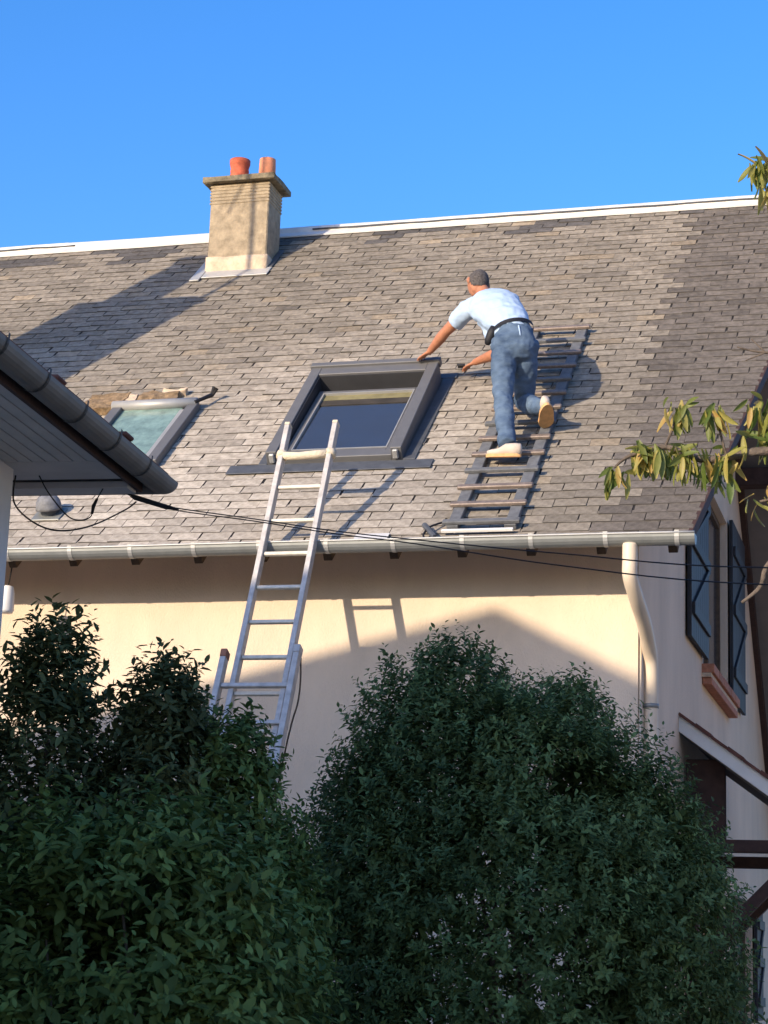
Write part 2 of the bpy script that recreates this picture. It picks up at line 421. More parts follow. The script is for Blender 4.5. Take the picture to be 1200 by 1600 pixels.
# gutter
def gutter_profile(r_, d_, seg=10):
    pr = []
    for k in range(seg + 1):
        a = pi + pi * k / seg; pr.append((r_ * cos(a), d_ * sin(a)))
    inner = [(y * .94, z * .94 + .002) for y, z in reversed(pr)]
    return pr, inner
def sweep_x(name, xs, cy, cz, r_, d_, m, parent, dz=lambda x: 0, ends=True):
    pr, inn = gutter_profile(r_, d_); ring = pr + inn; n = len(ring); V = []; F = []
    for x in xs:
        for (y, z) in ring: V.append((x, cy + y, cz + z + dz(x)))
    for i in range(len(xs) - 1):
        for k in range(n): F.append((i * n + k, (i + 1) * n + k, (i + 1) * n + (k + 1) % n, i * n + (k + 1) % n))
    if ends: F.append(tuple(range(len(pr)))); F.append(tuple(reversed([(len(xs) - 1) * n + k for k in range(len(pr))])))
    return obj(name, V, F, m, parent, smooth=False)
GY, GZ = -.335, 4.618
gdz = lambda x: -.010 * max(0, 1 - abs(x + 3.6) / 1.6) + .006 * sin(x * 1.3)
gxs = [XL + (-1.575 - XL) * k / 60 for k in range(61)]
gut = sweep_x('gutter', gxs, GY, GZ, .068, .074, M_zinc, house, gdz)
tubeo('gutter_rim', [(x, GY - .069, GZ + .003 + gdz(x)) for x in gxs], .008, M_zincr, gut, 8)
for k in range(24):
    x = -1.70 - k * .497 + random.uniform(-.015, .015); V = []
    pr, _ = gutter_profile(.0715, .0775, 10); pr = [(-.075, .018)] + pr + [(.0715, .02)]
    F = []
    for xx in (x - .016, x + .016):
        for q in pr: V.append((xx, GY + q[0], GZ + q[1] + gdz(x)))
    n_ = len(pr); F = [(j, n_ + j, n_ + j + 1, j + 1) for j in range(n_ - 1)]
    obj('gutter_bracket', V, F, M_zincr, gut)
boxo('gutter_sheet', (-4.02, .02, .020), (-3.77, .115, .024), M_zincw, gut, fn=lambda a, b, c: rp(a, b, c))

# downpipe
dp = spline([(-2.02, -.345, 4.555), (-2.02, -.345, 4.44), (-2.02, -.33, 4.33), (-2.0, -.18, 4.21), (-1.985, .08, 4.09), (-1.985, .30, 3.98), (-1.985, .42, 3.88), (-1.985, .45, 3.75)], 6) + [Vector((-1.985, .45, z)) for z in (3.2, 2.4, 1.2, .1)]
pipe = tubeo('downpipe', dp, [.052] * len(dp), M_cream, house, 14)
for z in (3.55, 2.2): tubeo('pipe_clip', [(-1.985, .45, z - .015), (-1.985, .45, z + .015)], .058, M_zinc, pipe, 14)
tubeo('conduit', [(GX + .012, YW + .03, 4.2), (GX + .012, YW + .03, .1)], .011, M_cream, house, 6)

# skylights ---------------------------------------------------------
def rbox(name, a, b, m, parent, bev=.004): return boxo(name, a, b, m, parent, bev, fn=lambda x, s, h: rp(x, s, h))
X0, X1, S0, S1 = -5.06, -3.955, 1.37, 2.88; FWD = .088; H1 = .118; SA, SB = S0, S1
flat_rbox = rbox
def tilt(x, s, h): return rp(x, s, h * (1 + .66 * max(0, (s - SA) / (SB - SA))))
def rbox(name, a, b, m, parent, bev=.004): return boxo(name, a, b, m, parent, bev, fn=tilt)
sky_new = rbox('skylight', (X0, S0, -.005), (X0 + FWD, S1, H1), M_wframe, house); sky_new['label'] = 'new dark grey skylight beside the worker'
rbox('frame', (X1 - FWD, S0, -.005), (X1, S1, H1 + .001), M_wframe, sky_new)
rbox('frame', (X0 + FWD, S1 - .14, -.005), (X1 - FWD, S1, H1 - .001), M_wframe, sky_new)
rbox('frame', (X0 + FWD, S0, -.005), (X1 - FWD, S0 + .09, H1 - .06), M_wframe, sky_new)
rbox('frame_cover', (X0 - .012, S1 - .02, H1 - .03), (X1 + .012, S1 + .045, H1 + .012), M_wframe, sky_new)
xi0, xi1, si0, si1 = X0 + FWD, X1 - FWD, S0 + .09, S1 - .14
rbox('lining', (xi0 + .002, si0 + .002, -.02), (xi1 - .002, si1 - .002, .022), M_wdark, sky_new, 0)
rbox('lining_side', (xi0 + .001, si0 + .003, .0225), (xi0 + .012, si1 - .003, H1 - .012), M_wdark, sky_new, 0)
rbox('lining_side', (xi0 + .013, si1 - .014, .0225), (xi1 - .013, si1 - .003, H1 - .012), M_wdark, sky_new, 0)
sash = rbox('sash', (xi0 + .02, si0 + .01, .006), (xi0 + .07, si1 - .11, .05), M_wframe, sky_new)
rbox('sash_rail', (xi1 - .07, si0 + .01, .006), (xi1 - .02, si1 - .11, .05), M_wframe, sash)
rbox('sash_rail', (xi0 + .07, si0 + .01, .006), (xi1 - .07, si0 + .06, .049), M_wframe, sash)
rbox('sash_rail', (xi0 + .07, si1 - .16, .006), (xi1 - .07, si1 - .11, .049), M_wframe, sash)
rbox('upper_strip', (xi0 + .075, si1 - .264, .0355), (xi1 - .075, si1 - .165, .039), mat('yellow_beige_strip', (.19, .165, .08), .9, var=.3, scale=5), sash, 0)  # yellow-beige strip laid over the top of the pane
rbox('lower_strip', (xi0 + .075, si1 - .36, .0355), (xi1 - .075, si1 - .265, .0385), mat('brown_strip', (.045, .038, .03), .8, var=.3), sash, 0)  # dark brown strip just below the yellow-beige one
obj('pane', [tilt(xi0 + .068, si0 + .058, .034), tilt(xi1 - .068, si0 + .058, .034), tilt(xi1 - .068, si1 - .158, .034), tilt(xi0 + .068, si1 - .158, .034)], [(0, 1, 2, 3)], M_glass, sash)
for (a_, b_) in (((xi0 + .07, si0 + .06), (xi1 - .07, si0 + .072)), ((xi0 + .07, si1 - .172), (xi1 - .07, si1 - .16)), ((xi0 + .07, si0 + .073), (xi0 + .08, si1 - .173)), ((xi1 - .08, si0 + .073), (xi1 - .07, si1 - .173))):
    rbox('glazing_bead', (a_[0], a_[1], .03), (b_[0], b_[1], .053), M_hood, sash, 0)
rbox = flat_rbox
rbox('apron_flashing', (-5.36, 1.20, .014), (-3.70, 1.345, .022), M_lead, sky_new, .003)
rbox('side_flashing', (X1 + .002, 1.36, .012), (X1 + .10, S1 + .04, .02), M_lead, sky_new, .003)
rbox('side_flashing', (X0 - .075, 1.36, .012), (X0 - .002, 2.6, .018), M_lead, sky_new, .003)
rbox('top_flashing', (-5.15, S1 + .05, .013), (-3.84, S1 + .15, .02), M_lead, sky_new, .003)
for xx in (X0 + .03, X1 - .07): rbox('hinge_cap', (xx, S0 - .03, .03), (xx + .045, S0 - .001, H1 - .01), M_hood, sky_new, .008)

X0, X1, S0, S1 = -6.78, -6.0, 1.40, 2.54
sky_old = rbox('skylight', (X0, S0, -.002), (X0 + .09, S1, .075), M_wframe, house); sky_old['label'] = 'old weathered skylight with green tinted pane behind the neighbour gutter'
rbox('frame', (X1 - .09, S0, -.002), (X1, S1, .076), M_wframe, sky_old)
rbox('frame', (X1 - .145, S0, -.002), (X1 - .092, S1 - .1, .055), M_hood, sky_old)
rbox('frame', (X0 + .09, S0, -.002), (X1 - .145, S0 + .09, .06), M_hood, sky_old)
V, F = tube([rp(X0 - .01, S1 + .0, .06), rp(X1 - .02, S1 + .0, .06)], .05, 10); obj('hood', V, F, M_hood, sky_old, smooth=True)
rbox('backing', (X0 + .09, S0 + .09, -.004), (X1 - .145, S1 - .02, .006), mat('pale_room', (.30, .36, .32), .8, var=.3, scale=4), sky_old, 0)
obj('pane', [rp(X0 + .085, S0 + .085, .04), rp(X1 - .14, S0 + .085, .04), rp(X1 - .14, S1 - .03, .04), rp(X0 + .085, S1 - .03, .04)], [(0, 1, 2, 3)], mat('dusty_green_pane', (.17, .25, .215), .18, var=.35, scale=9, spec=.6), sky_old)
M_mort = mat('exposed_brown_mortar', (.22, .15, .085), .95, var=.5, scale=18, bump=.8)
for (a, b, s0, s1, m_) in ((-7.08, -6.72, 2.50, 2.80, M_mort), (-6.71, -6.63, 2.62, 2.78, M_chimb), (-6.62, -6.27, 2.64, 2.83, M_mort), (-6.45, -6.22, 2.831, 2.90, M_chimb), (-6.86, -6.7, 2.56, 2.66, M_mort)):
    bm = bmesh.new(); box(bm, (a, s0, -.01), (b, s1, random.uniform(.05, .075))); bmesh.ops.subdivide_edges(bm, edges=bm.edges, cuts=6, use_grid_fill=True)
    for v in bm.verts: v.co += noise.noise_vector(v.co * 14) * .022; v.co = rp(*v.co)
    bmesh.ops.recalc_face_normals(bm, faces=bm.faces); objbm('mortar_block', bm, m_, sky_old)
V, F = tube([rp(-6.02, 2.5, .09), rp(-5.93, 2.68, .07), rp(-5.90, 2.72, .12)], [.014, .02, .03], 7); obj('hinge_arm', V, F, M_cable, sky_old)

# roof vent dome
V, F = lathe([(.105, 0), (.10, .02), (.095, .06), (.075, .095), (.04, .115), (.01, .12)], rp(-6.62, .62, .05), 18, Vector((0, -.45, .89)))
vent = obj('roof_vent', V, F, mat('grey_vent_plastic', (.17, .17, .175), .6, var=.3, scale=25), house, smooth=True); vent['label'] = 'grey domed vent low on the roof'
rbox('vent_collar', (-6.74, .50, .012), (-6.50, .70, .02), M_zinc, vent)
V, F = tube([rp(-6.62, .62, .0), rp(-6.62, .62, .09)], .07, 14); obj('vent_neck', V, F, M_lead, vent)

# chimney -----------------------------------------------------------
CX0, CX1, CY0, CY1 = -7.055, -6.425, 4.285, 4.68
bm = bmesh.new(); box(bm, (CX0, CY0, 7.9), (CX1, CY1, 9.46), .012)
chim = objbm('chimney', bm, M_chim, house); chim['label'] = 'ochre rendered chimney with two clay pots'
zz = 9.24
for k in range(6):
    boxo('brick_course', (CX0 - .007, CY0 - .007, zz), (CX1 + .006, CY1 + .006, zz + .027), M_chim, chim, .006); zz += .036
# rough render collar
bm = bmesh.new(); bmesh.ops.create_grid(bm, x_segments=1, y_segments=1, size=.01); bm.clear()
def rough_box(name, a, b, m, parent, n=8, amp=.014):
    bm = bmesh.new(); box(bm, a, b); bmesh.ops.subdivide_edges(bm, edges=bm.edges, cuts=n, use_grid_fill=True)
    for v in bm.verts: v.co += noise.noise_vector(v.co * 9) * amp
    bmesh.ops.recalc_face_normals(bm, faces=bm.faces); return objbm(name, bm, m, parent, smooth=True)
rough_box('mortar_collar', (CX0 - .012, CY0 - .012, 8.2), (CX1 + .012, CY1 + .012, 8.665), M_chimb, chim)
rough_box('cap', (CX0 - .072, CY0 - .072, 9.462), (CX1 + .072, CY1 + .072, 9.518), M_cap, chim, 6, .008)
V, F = lathe([(.098, -.02), (.098, .10), (.093, .12), (.098, .14), (.092, .17), (.100, .20), (.106, .22), (.107, .262), (.085, .268), (.08, .12)], (-6.83, 4.48, 9.525), 22); obj('chimney_pot', V, F, M_pot1, chim, smooth=True)
V, F = lathe([(.088, -.02), (.086, .16), (.083, .225), (.083, .245), (.068, .25), (.066, .1)], (-6.525, 4.47, 9.525), 22); obj('chimney_pot', V, F, M_pot2, chim, smooth=True)
rough_box('pot_haunch', (-6.95, 4.37, 9.515), (-6.71, 4.58, 9.548), M_cap, chim, 4, .008); rough_box('pot_haunch', (-6.63, 4.37, 9.515), (-6.42, 4.58, 9.548), M_cap, chim, 4, .008)
rbox('front_flashing', (-7.14, 5.82, .013), (-6.36, 6.02, .022), M_zincr, chim, .003)
rbox('side_flashing', (-7.16, 5.74, .014), (-7.06, 6.45, .03), M_zincr, chim, .003)
rbox('side_flashing', (-6.42, 6.03, .014), (-6.36, 6.5, .026), M_lead, chim, .003)

# tall chimney stack at the left end of the house (left of the picture)
bm = bmesh.new(); box(bm, (-10.09, -.2, 0), (-8.85, .15, 9.1), .02); tall = objbm('chimney', bm, M_chim, house); tall['label'] = 'tall chimney stack at the left end of the house'
boxo('cap', (-10.11, -.22, 9.1), (-8.83, .17, 9.19), M_cap, tall, .01)
V, F = lathe([(.28, 0), (.27, .5), (.25, .9), (.29, .95), (.29, 1.05)], (-9.62, 0, 9.17), 18); obj('chimney_pot', V, F, M_pot2, tall, smooth=True)
tubeo('antenna_mast', [(-8.93, -.2, 8.3), (-8.93, -.2, 11.3)], .027, M_alu, tall)
tubeo('antenna_boom', [(-9.2, -.2, 10.5), (-8.93, -.2, 11.05)], .012, M_alu, tall)

# porch on the gable ----------------------------------------------------
bm = bmesh.new()
PY0, PY1 = 2.6, 6.0
def pf(t, w_): return Vector((GX + .01 + t * .81 + w_ * .587, 0, 3.80 - t * .587 + w_ * .81))
def porchslab(name, y0, y1, w0, w1, m, parent, t0=0, t1=1.9, bev=.004):
    c = []
    for w_ in (w0, w1):
        for (t, y) in ((t0, y0), (t1, y0), (t1, y1), (t0, y1)):
            v = pf(t, w_); v.y = y; c.append(v)
    bm = bmesh.new(); hexa(bm, c, bev); bmesh.ops.recalc_face_normals(bm, faces=bm.faces); return objbm(name, bm, m, parent)
porch = porchslab('porch', PY0 + .03, PY1, -.12, -.03, M_brown, house); porch['label'] = 'timber porch with white verge board on the gable'
porchslab('verge_board', PY0, PY0 + .028, -.135, -.005, M_white, porch)
for k in range(12): porchslab('porch_tile', PY0 - .03, PY1 + .02, -.028, -.005 + .008 * (k % 2), M_tile, porch, k * .16, k * .16 + .156, .003)
for k in range(9): porchslab('soffit_board', PY0 + .032, PY0 + .6, -.138, -.122, M_soffit, porch, .05 + k * .2, .05 + k * .2 + .19, .003)
for y, dz in ((2.75, 0), (4.5, -.02)):
    boxo('beam', (GX + .02, y, 2.69 + dz), (-.5, y + .12, 2.79 + dz), M_brown, porch, .006)
    boxo('post', (GX + .03, y, 0), (GX + .14, y + .12, 2.685 + dz), M_brown, porch, .006)
    bm = bmesh.new(); z0 = 1.9 if y < 3 else 2.03; xx = -1.95
    hexa(bm, [(xx, y + .01, z0), (xx, y + .11, z0), (xx, y + .11, z0 - .13), (xx, y + .01, z0 - .13), (xx + .85, y + .01, z0 + .85), (xx + .85, y + .11, z0 + .85), (xx + .85, y + .11, z0 + .72), (xx + .85, y + .01, z0 + .72)])
    bmesh.ops.recalc_face_normals(bm, faces=bm.faces); objbm('brace', bm, M_brown, porch)
boxo('side_panel', (GX + .02, 2.9, 2.80), (-1.72, 2.98, 3.45), M_brown, porch, .006)
boxo('beam', (-.6, 2.7, 0), (-.48, 2.82, 2.69), M_brown, porch, .006)

# ------------------------------------------------------------------ added house, out of view at the right, bouncing warm light onto the gable
rh = empty('reflector_house', (9.5, 3, 0), 'added unseen cream house with brown roof, bouncing warm light onto the gable', 'house')
M_rw = mat('pale_ochre_reflector', (.66, .54, .40), .9, var=.06)
boxo('wall', (7.0, -5, 0), (14, 11, 5.6), M_rw, rh)
obj('roof', [(6.5, -5.5, 5.45), (6.5, 11.5, 5.45), (10.5, 11.5, 9.0), (10.5, -5.5, 9.0), (14.5, -5.5, 5.45), (14.5, 11.5, 5.45)], [(0, 3, 2, 1), (3, 4, 5, 2), (0, 1, 5, 4), (0, 4, 3), (1, 2, 5)], M_tile, rh)
for y_ in (-3, 1, 5, 8.5):
    for z_ in (1.0, 3.5):
        wn = boxo('window', (6.94, y_, z_), (6.998, y_ + 1.1, z_ + 1.4), M_white, rh, .01); boxo('pane', (6.925, y_ + .08, z_ + .08), (6.939, y_ + 1.02, z_ + 1.32), M_wdark, wn)

# ------------------------------------------------------------------ neighbour house (hip roof, at the left)
NC = Vector((-3.413, -5.277, 0)); e1 = Vector((.079, -.997, 0)); e2 = Vector((-.997, -.079, 0))
def npt(a, b, z): return NC + e1 * a + e2 * b + Vector((0, 0, z))
NW, NL, HA = 6.5, 22.0, 6.0; NZ = 3.74
nb = empty('neighbour_house', npt(10, 5.4, 0), 'neighbouring house corner with dark gutter and boarded soffit', 'house')
def nbox(name, a, b, m, parent, bev=.004): return boxo(name, a, b, m, parent, bev, fn=lambda x, y, z: npt(x, y, z))
nbox('wall', (.50, .555, 0), (NL - .6, 2 * NW - .6, NZ + .1), mat('white_wall_paint', (.66, .64, .62), .85, var=.05), nb, 0)
OVN = .11
soff = nbox('soffit', (OVN, OVN, NZ + .012), (NL - OVN, 2 * NW - OVN, NZ + .03), M_strap, nb, 0)
nbd = 8; bwid = (.62 - OVN - .01) / nbd
for k in range(nbd):   # boards along the near eave
    b0 = OVN + .004 + k * bwid
    nbox('soffit_board', (.62, b0, NZ), (NL - .7, b0 + bwid - .006, NZ + .0115), M_wsoff, soff, .002)
for k in range(nbd):
    a0 = OVN + .004 + k * bwid
    nbox('soffit_board', (a0, OVN + .004, NZ), (a0 + bwid - .006, 2 * NW - OVN, NZ + .0112), M_wsoff, soff, .002) if False else None
nbox('soffit_board', (OVN + .2, OVN + .004, NZ - .001), (.615, 2 * NW - OVN, NZ + .0113), M_wsoff, soff, .002)
nbox('soffit_board', (OVN, OVN + .004, NZ - .022), (OVN + .12, 2 * NW - OVN, NZ + .0112), M_wsoff, soff, .003)
for (a, b) in (((OVN - .02, OVN - .02), (NL, OVN)), ((OVN - .02, OVN + .001), (OVN, 2 * NW - OVN))):
    nbox('fascia', (a[0], a[1], NZ - .01), (b[0], b[1], NZ + .15), M_brown, soff, .002)
# gutters swept with a mitred corner
gr = .064
def ngut():
    pr, inn = gutter_profile(gr, gr * 1.05, 12); ring = pr + inn; n = len(ring); V = []; F = []
    # path: along near eave from far behind to the corner, then along the far eave
    for st in range(3):
        for (q, z) in ring:   # q<0 outward
            o_ = OVN - .02 - gr + q * 1.0   # offset from outer corner axis
            if st == 0: V.append(npt(14.0, o_, NZ + .065 + z))
            elif st == 1: V.append(npt(o_, o_, NZ + .065 + z))
            else: V.append(npt(o_, 8.0, NZ + .065 + z))
    for i in range(2):
        for k in range(n): F.append((i * n + k, (i + 1) * n + k, (i + 1) * n + (k + 1) % n, i * n + (k + 1) % n))
    return obj('gutter', V, F, M_ngut, nb)
ng = ngut()
cen = OVN - .02 - gr
for a in [.38 + k * .43 for k in range(14)]:
    pr, _ = gutter_profile(gr * 1.06, gr * 1.12, 12); pr = [(-gr * 1.08, .02)] + pr + [(gr, .03)]
    V = []; n_ = len(pr)
    for aa in (a - .009, a + .009):
        for q in pr: V.append(npt(aa, cen + q[0], NZ + .065 + q[1]))
    obj('gutter_bracket', V, [(j, n_ + j, n_ + j + 1, j + 1) for j in range(n_ - 1)], M_strap, ng)
# hip roof
z_e = NZ + .10; z_r = 7.95; ov = 0.0
c = [npt(-ov, -ov, z_e), npt(NL, -ov, z_e), npt(NL, 2 * NW, z_e), npt(-ov, 2 * NW, z_e), npt(HA, NW, z_r), npt(NL - HA, NW, z_r)]
cb = [v - Vector((0, 0, .03)) for v in c[:4]]
obj('roof', c + cb, [(0, 1, 5, 4), (1, 2, 5), (2, 3, 4, 5), (3, 0, 4), (6, 9, 8, 7), (0, 6, 7, 1), (1, 7, 8, 2), (2, 8, 9, 3), (3, 9, 6, 0)], M_tile, nb)
for (a, b) in ((.55, .0), (1.38, .01), (2.35, .0)):
    nbox('tile_end', (a, b - .012, z_e + .002), (a + .10, b + .1, z_e + .025), M_tile, nb, .008)
# ------------------------------------------------------------------ cables, wall lamp
def sag(p0, p1, drop, n=14):
    p0, p1 = Vector(p0), Vector(p1); return [p0.lerp(p1, t / n) - Vector((0, 0, drop * 4 * (t / n) * (1 - t / n))) for t in range(n + 1)]
A = (-3.562, -5.40, 3.722)
W1 = spline([A, (-3.384, -5.349, 3.668), (-2.827, -5.687, 3.513), (-2.392, -5.96, 3.389), (-1.988, -6.143, 3.300), (-1.337, -6.458, 3.161), (-.557, -6.841, 3.012), (.9, -7.55, 2.86), (4.0, -9.05, 2.98)], 6)
W2 = spline([(-3.57, -5.40, 3.722), (-3.384, -5.352, 3.657), (-2.827, -5.69, 3.503), (-2.392, -5.963, 3.377), (-1.988, -6.146, 3.283), (-1.337, -6.458, 3.115), (-.557, -6.841, 2.953), (.9, -7.55, 2.77), (4.0, -9.05, 2.86)], 6)
cb1 = empty('overhead_cable', A, 'upper black cable running from the neighbour gutter corner across the wall', 'cable', 'overhead cables')
tubeo('wire', W1, .0026, M_cable, cb1, 6)
V, F = tube([W1[k] - Vector((0, 0, .004)) for k in (1, 2, 6, 7)], [.006, .013, .012, .005], 8); obj('clamp', V, F, M_cable, cb1)
cb2 = empty('overhead_cable', (-3.56, -5.3, 3.72), 'lower black cable sagging below the other across the wall', 'cable', 'overhead cables')
tubeo('wire', W2, .0026, M_cable, cb2, 6)
pole = tubeo('cable_post', [(4.06, -9.08, 0), (4.05, -9.08, 1.6), (4.05, -9.08, 3.3)], [.085, .078, .07], M_wood, None, 12)
tag(pole, 'round wooden post carrying the two black cables', 'post')
o = tubeo('cable_loop', spline([(-3.93, -5.79, 3.72), (-3.92, -5.804, 3.593), (-3.80, -5.853, 3.491), (-3.696, -5.814, 3.457), (-3.60, -5.692, 3.502), (-3.545, -5.45, 3.63), (-3.53, -5.36, 3.69)], 8), .004, M_cable, None, 6)
tag(o, 'black cable hanging in a loop below the neighbour soffit', 'cable')
lp = spline([(-3.86, -5.7, 3.74), (-3.82, -5.66, 3.66), (-3.74, -5.6, 3.565), (-3.67, -5.55, 3.575), (-3.655, -5.54, 3.64), (-3.62, -5.5, 3.75)], 8)
o = tubeo('drop_cable', lp, .003, M_cable, None, 6); tag(o, 'short thin cable with a splice under the neighbour soffit', 'cable')
tubeo('splice', [lp[27], lp[31], lp[34]], [.006, .009, .006], M_cable, o)
LC = Vector((-6.755, -.16, 4.28))
lamp = empty('hanging_lamp', LC, 'small white lamp hanging under the gutter at the left edge', 'lamp')
tubeo('cord', [LC + Vector((.03, 0, .32)), LC + Vector((.005, 0, .1))], .005, M_cable, lamp, 6)
V, F = lathe([(.02, .11), (.045, .10), (.055, .05), (.06, -.08), (.05, -.10)], LC, 16); obj('shade', V, F, M_white, lamp, smooth=True)

# ------------------------------------------------------------------ extension ladder
LL = radians(23.8); lt = Vector((-.004, sin(LL), cos(LL))).normalized(); lx = Vector((1, 0, 0)); ln = lt.cross(lx).normalized()  # ln: away from the wall side
LO = Vector((-4.45, -.43, 4.617))
def lp_(x, t, h): return LO + lx * x + lt * t + ln * h
ladder = empty('extension_ladder', lp_(0, -4.95, 0), 'aluminium extension ladder leaning on the gutter', 'ladder')
def lbox(name, a, b, m, parent, bev=.003): return boxo(name, a, b, m, parent, bev, fn=lp_)
for sx in (-1, 1):
    a, b = (-.205, -.167) if sx < 0 else (.167, .205)
    st = lbox('stile', (a, -1.95, -.035), (b, 1.06, .035), M_alu, ladder)
    lbox('end_plug', (a - .001, 1.061, -.036), (b + .001, 1.085, .036), M_roll, st)
    a, b = (-.30, -.258) if sx < 0 else (.222, .264)
    st = lbox('stile', (a, -5.0, -.075), (b, -1.02 if sx < 0 else -.99, -.005), M_alu, ladder)
    lbox('end_plug', (a - .002, -1.019 if sx < 0 else -.989, -.077), (b + .002, -.96 if sx < 0 else -.93, -.002), M_brick if sx < 0 else M_alu, st)
for k in range(8):
    t = .18 - (k - 1) * .292 if k else .485
    lbox('rung', (-.166, t - .014, -.014), (.166, t + .014, .014), M_rungw, ladder, .004)
for k in range(13):
    t = -1.24 - k * .292
    lbox('rung', (-.257, t - .016, -.058), (.221, t + .016, -.024), M_alu, ladder, .004)
V, F = tube([lp_(-.165, .775, -.01), lp_(-.05, .768, -.012), lp_(.08, .776, -.012), lp_(.165, .785, -.01)], [.032, .03, .033, .031], 12); obj('padded_roll', V, F, M_roll, ladder, smooth=True)
for sx in (-.186, .186):
    V, F = tube([lp_(sx, .765, .0), lp_(sx, .815, .0)], .043, 10); obj('lashing', V, F, M_roll, ladder, smooth=True)
tubeo('pull_rope', spline([lp_(.25, -.98, .02), lp_(.285, -1.3, .03), lp_(.262, -1.8, .02), lp_(.25, -4, .02)], 6), .006, M_wood, ladder, 6)

# ------------------------------------------------------------------ roof ladder
rl = empty('roof_ladder', rp(-3.1, .12, .02), 'grey roof ladder lying flat on the shingles under the worker', 'ladder')
for (a, b) in ((-3.355, -3.27), (-2.935, -2.85)): rbox('stile', (a, .14, .012), (b, 3.86, .055), M_rlad, rl)
for k in range(14):
    s_ = .17 + k * .279
    rbox('rung', (-3.385, s_ - .025, .0555), (-2.82, s_ + .025, .085), M_rung if k % 3 else M_rlad, rl, .006)
rbox('end_bar', (-3.38, .075, .03), (-2.86, .095, .055), M_white, rl, .004)
o = tubeo('rope', spline([rp(-3.40, .25, .03), rp(-3.47, .12, .06), rp(-3.50, .03, .04), rp(-3.45, -.04, .03)], 6), .008, M_cable, None, 6); tag(o, 'short black rope end beside the foot of the roof ladder', 'rope')
V, F = tube([rp(-3.52, .17, .05), rp(-3.40, -.03, .055)], .022, 8); o = obj('pry_bar', V, F, M_lead); tag(o, 'dark metal hook bar resting on gutter beside roof ladder', 'tool')

# ------------------------------------------------------------------ person
M_skin = mat('tanned_skin', (.40, .17, .095), .55, var=.12, scale=20)
M_shirt = mat('pale_blue_cotton', (.37, .48, .63), .9, var=.05, scale=5, bump=.9, bscale=13, stretch=(.6, .6, 1.8))
M_jean = mat('faded_denim', (.035, .062, .11), .9, scale=5, bump=.9, bscale=16, col2=(.135, .195, .275), stretch=(.8, .8, 1.6))
M_hair = mat('short_dark_grey_hair', (.085, .075, .07), .9, var=.6, scale=60, bump=.6, bscale=200)
M_belt = mat('black_leather', (.012, .012, .015), .6)
M_shoe = mat('beige_canvas_shoe', (.55, .45, .36), .85, var=.1)
M_sole = mat('tan_gum_sole', (.62, .36, .16), .8, var=.15, scale=25)
def ringloft(bm, pts, radii, side):
    """closed elliptical loft; radii (along side, across side)"""
    P = [Vector(p) for p in pts]; n = len(P); seg = 20; rows = []
    for i in range(n):
        t = (P[min(i + 1, n - 1)] - P[max(i - 1, 0)]).normalized(); sd_ = Vector(side[i] if isinstance(side, list) else side)
        a = (sd_ - t * sd_.dot(t)).normalized(); b = t.cross(a); ra, rb = radii[i] if hasattr(radii[i], '__len__') else (radii[i], radii[i])
        rows.append([bm.verts.new(P[i] + a * cos(2 * pi * k / seg) * ra + b * sin(2 * pi * k / seg) * rb) for k in range(seg)])
    for i in range(n - 1):
        for k in range(seg): bm.faces.new((rows[i][k], rows[i][(k + 1) % seg], rows[i + 1][(k + 1) % seg], rows[i + 1][k]))
    t = (P[0] - P[1]).normalized(); r_ = min(radii[0]) if hasattr(radii[0], '__len__') else radii[0]
    c0 = bm.verts.new(P[0] + t * r_ * .45)
    t = (P[-1] - P[-2]).normalized(); r_ = min(radii[-1]) if hasattr(radii[-1], '__len__') else radii[-1]
    c1 = bm.verts.new(P[-1] + t * r_ * .45)
    for k in range(seg): bm.faces.new((c0, rows[0][(k + 1) % seg], rows[0][k])); bm.faces.new((c1, rows[-1][k], rows[-1][(k + 1) % seg]))
def remesh(o, vox, smooth=3, disp=0, dscale=12):
    m = o.modifiers.new('r', 'REMESH'); m.mode = 'VOXEL'; m.voxel_size = vox; m.use_smooth_shade = True
    s_ = o.modifiers.new('s', 'SMOOTH'); s_.factor = .5; s_.iterations = smooth
    evalmesh(o)
    if disp:
        nv = len(o.data.vertices); co = np.zeros(nv * 3); o.data.vertices.foreach_get('co', co); no = np.zeros(nv * 3); o.data.vertices.foreach_get('normal', no)
        co = co.reshape(-1, 3); no = no.reshape(-1, 3)
        d = np.array([noise.noise(Vector((c[0] * dscale * .7, c[1] * dscale * .7, c[2] * dscale * 1.7))) + .5 * noise.noise(Vector(c) * dscale * 2.3) for c in co])
        co += no * (d * disp)[:, None]; o.data.vertices.foreach_set('co', co.ravel()); o.data.update()
    o.data.polygons.foreach_set('use_smooth', [True] * len(o.data.polygons)); return o

P_lhip, P_rhip = Vector((-3.215, .935, 6.43)), Vector((-3.045, .965, 6.44))
P_lknee, P_lank = Vector((-3.19, .82, 6.0)), Vector((-3.10, .615, 5.56))
P_rknee, P_rank = Vector((-3.10, 1.20, 6.06)), Vector((-2.90, .87, 5.915))
P_pel = Vector((-3.135, .95, 6.50)); P_belt = Vector((-3.155, .985, 6.585)); P_wst = Vector((-3.20, 1.04, 6.67))
P_chest = Vector((-3.34, 1.19, 6.85)); P_sh = Vector((-3.435, 1.30, 6.955)); P_neck = Vector((-3.475, 1.345, 7.03))
P_lsh, P_rsh = Vector((-3.625, 1.36, 6.905)), Vector((-3.275, 1.34, 6.885))
P_lelb, P_lwr = Vector((-3.83, 1.50, 6.785)), Vector((-4.005, 1.675, 6.682))
P_relb, P_rwr = Vector((-3.39, 1.55, 6.60)), Vector((-3.655, 1.82, 6.615))
SD = (P_rsh - P_lsh).normalized()
bm = bmesh.new()
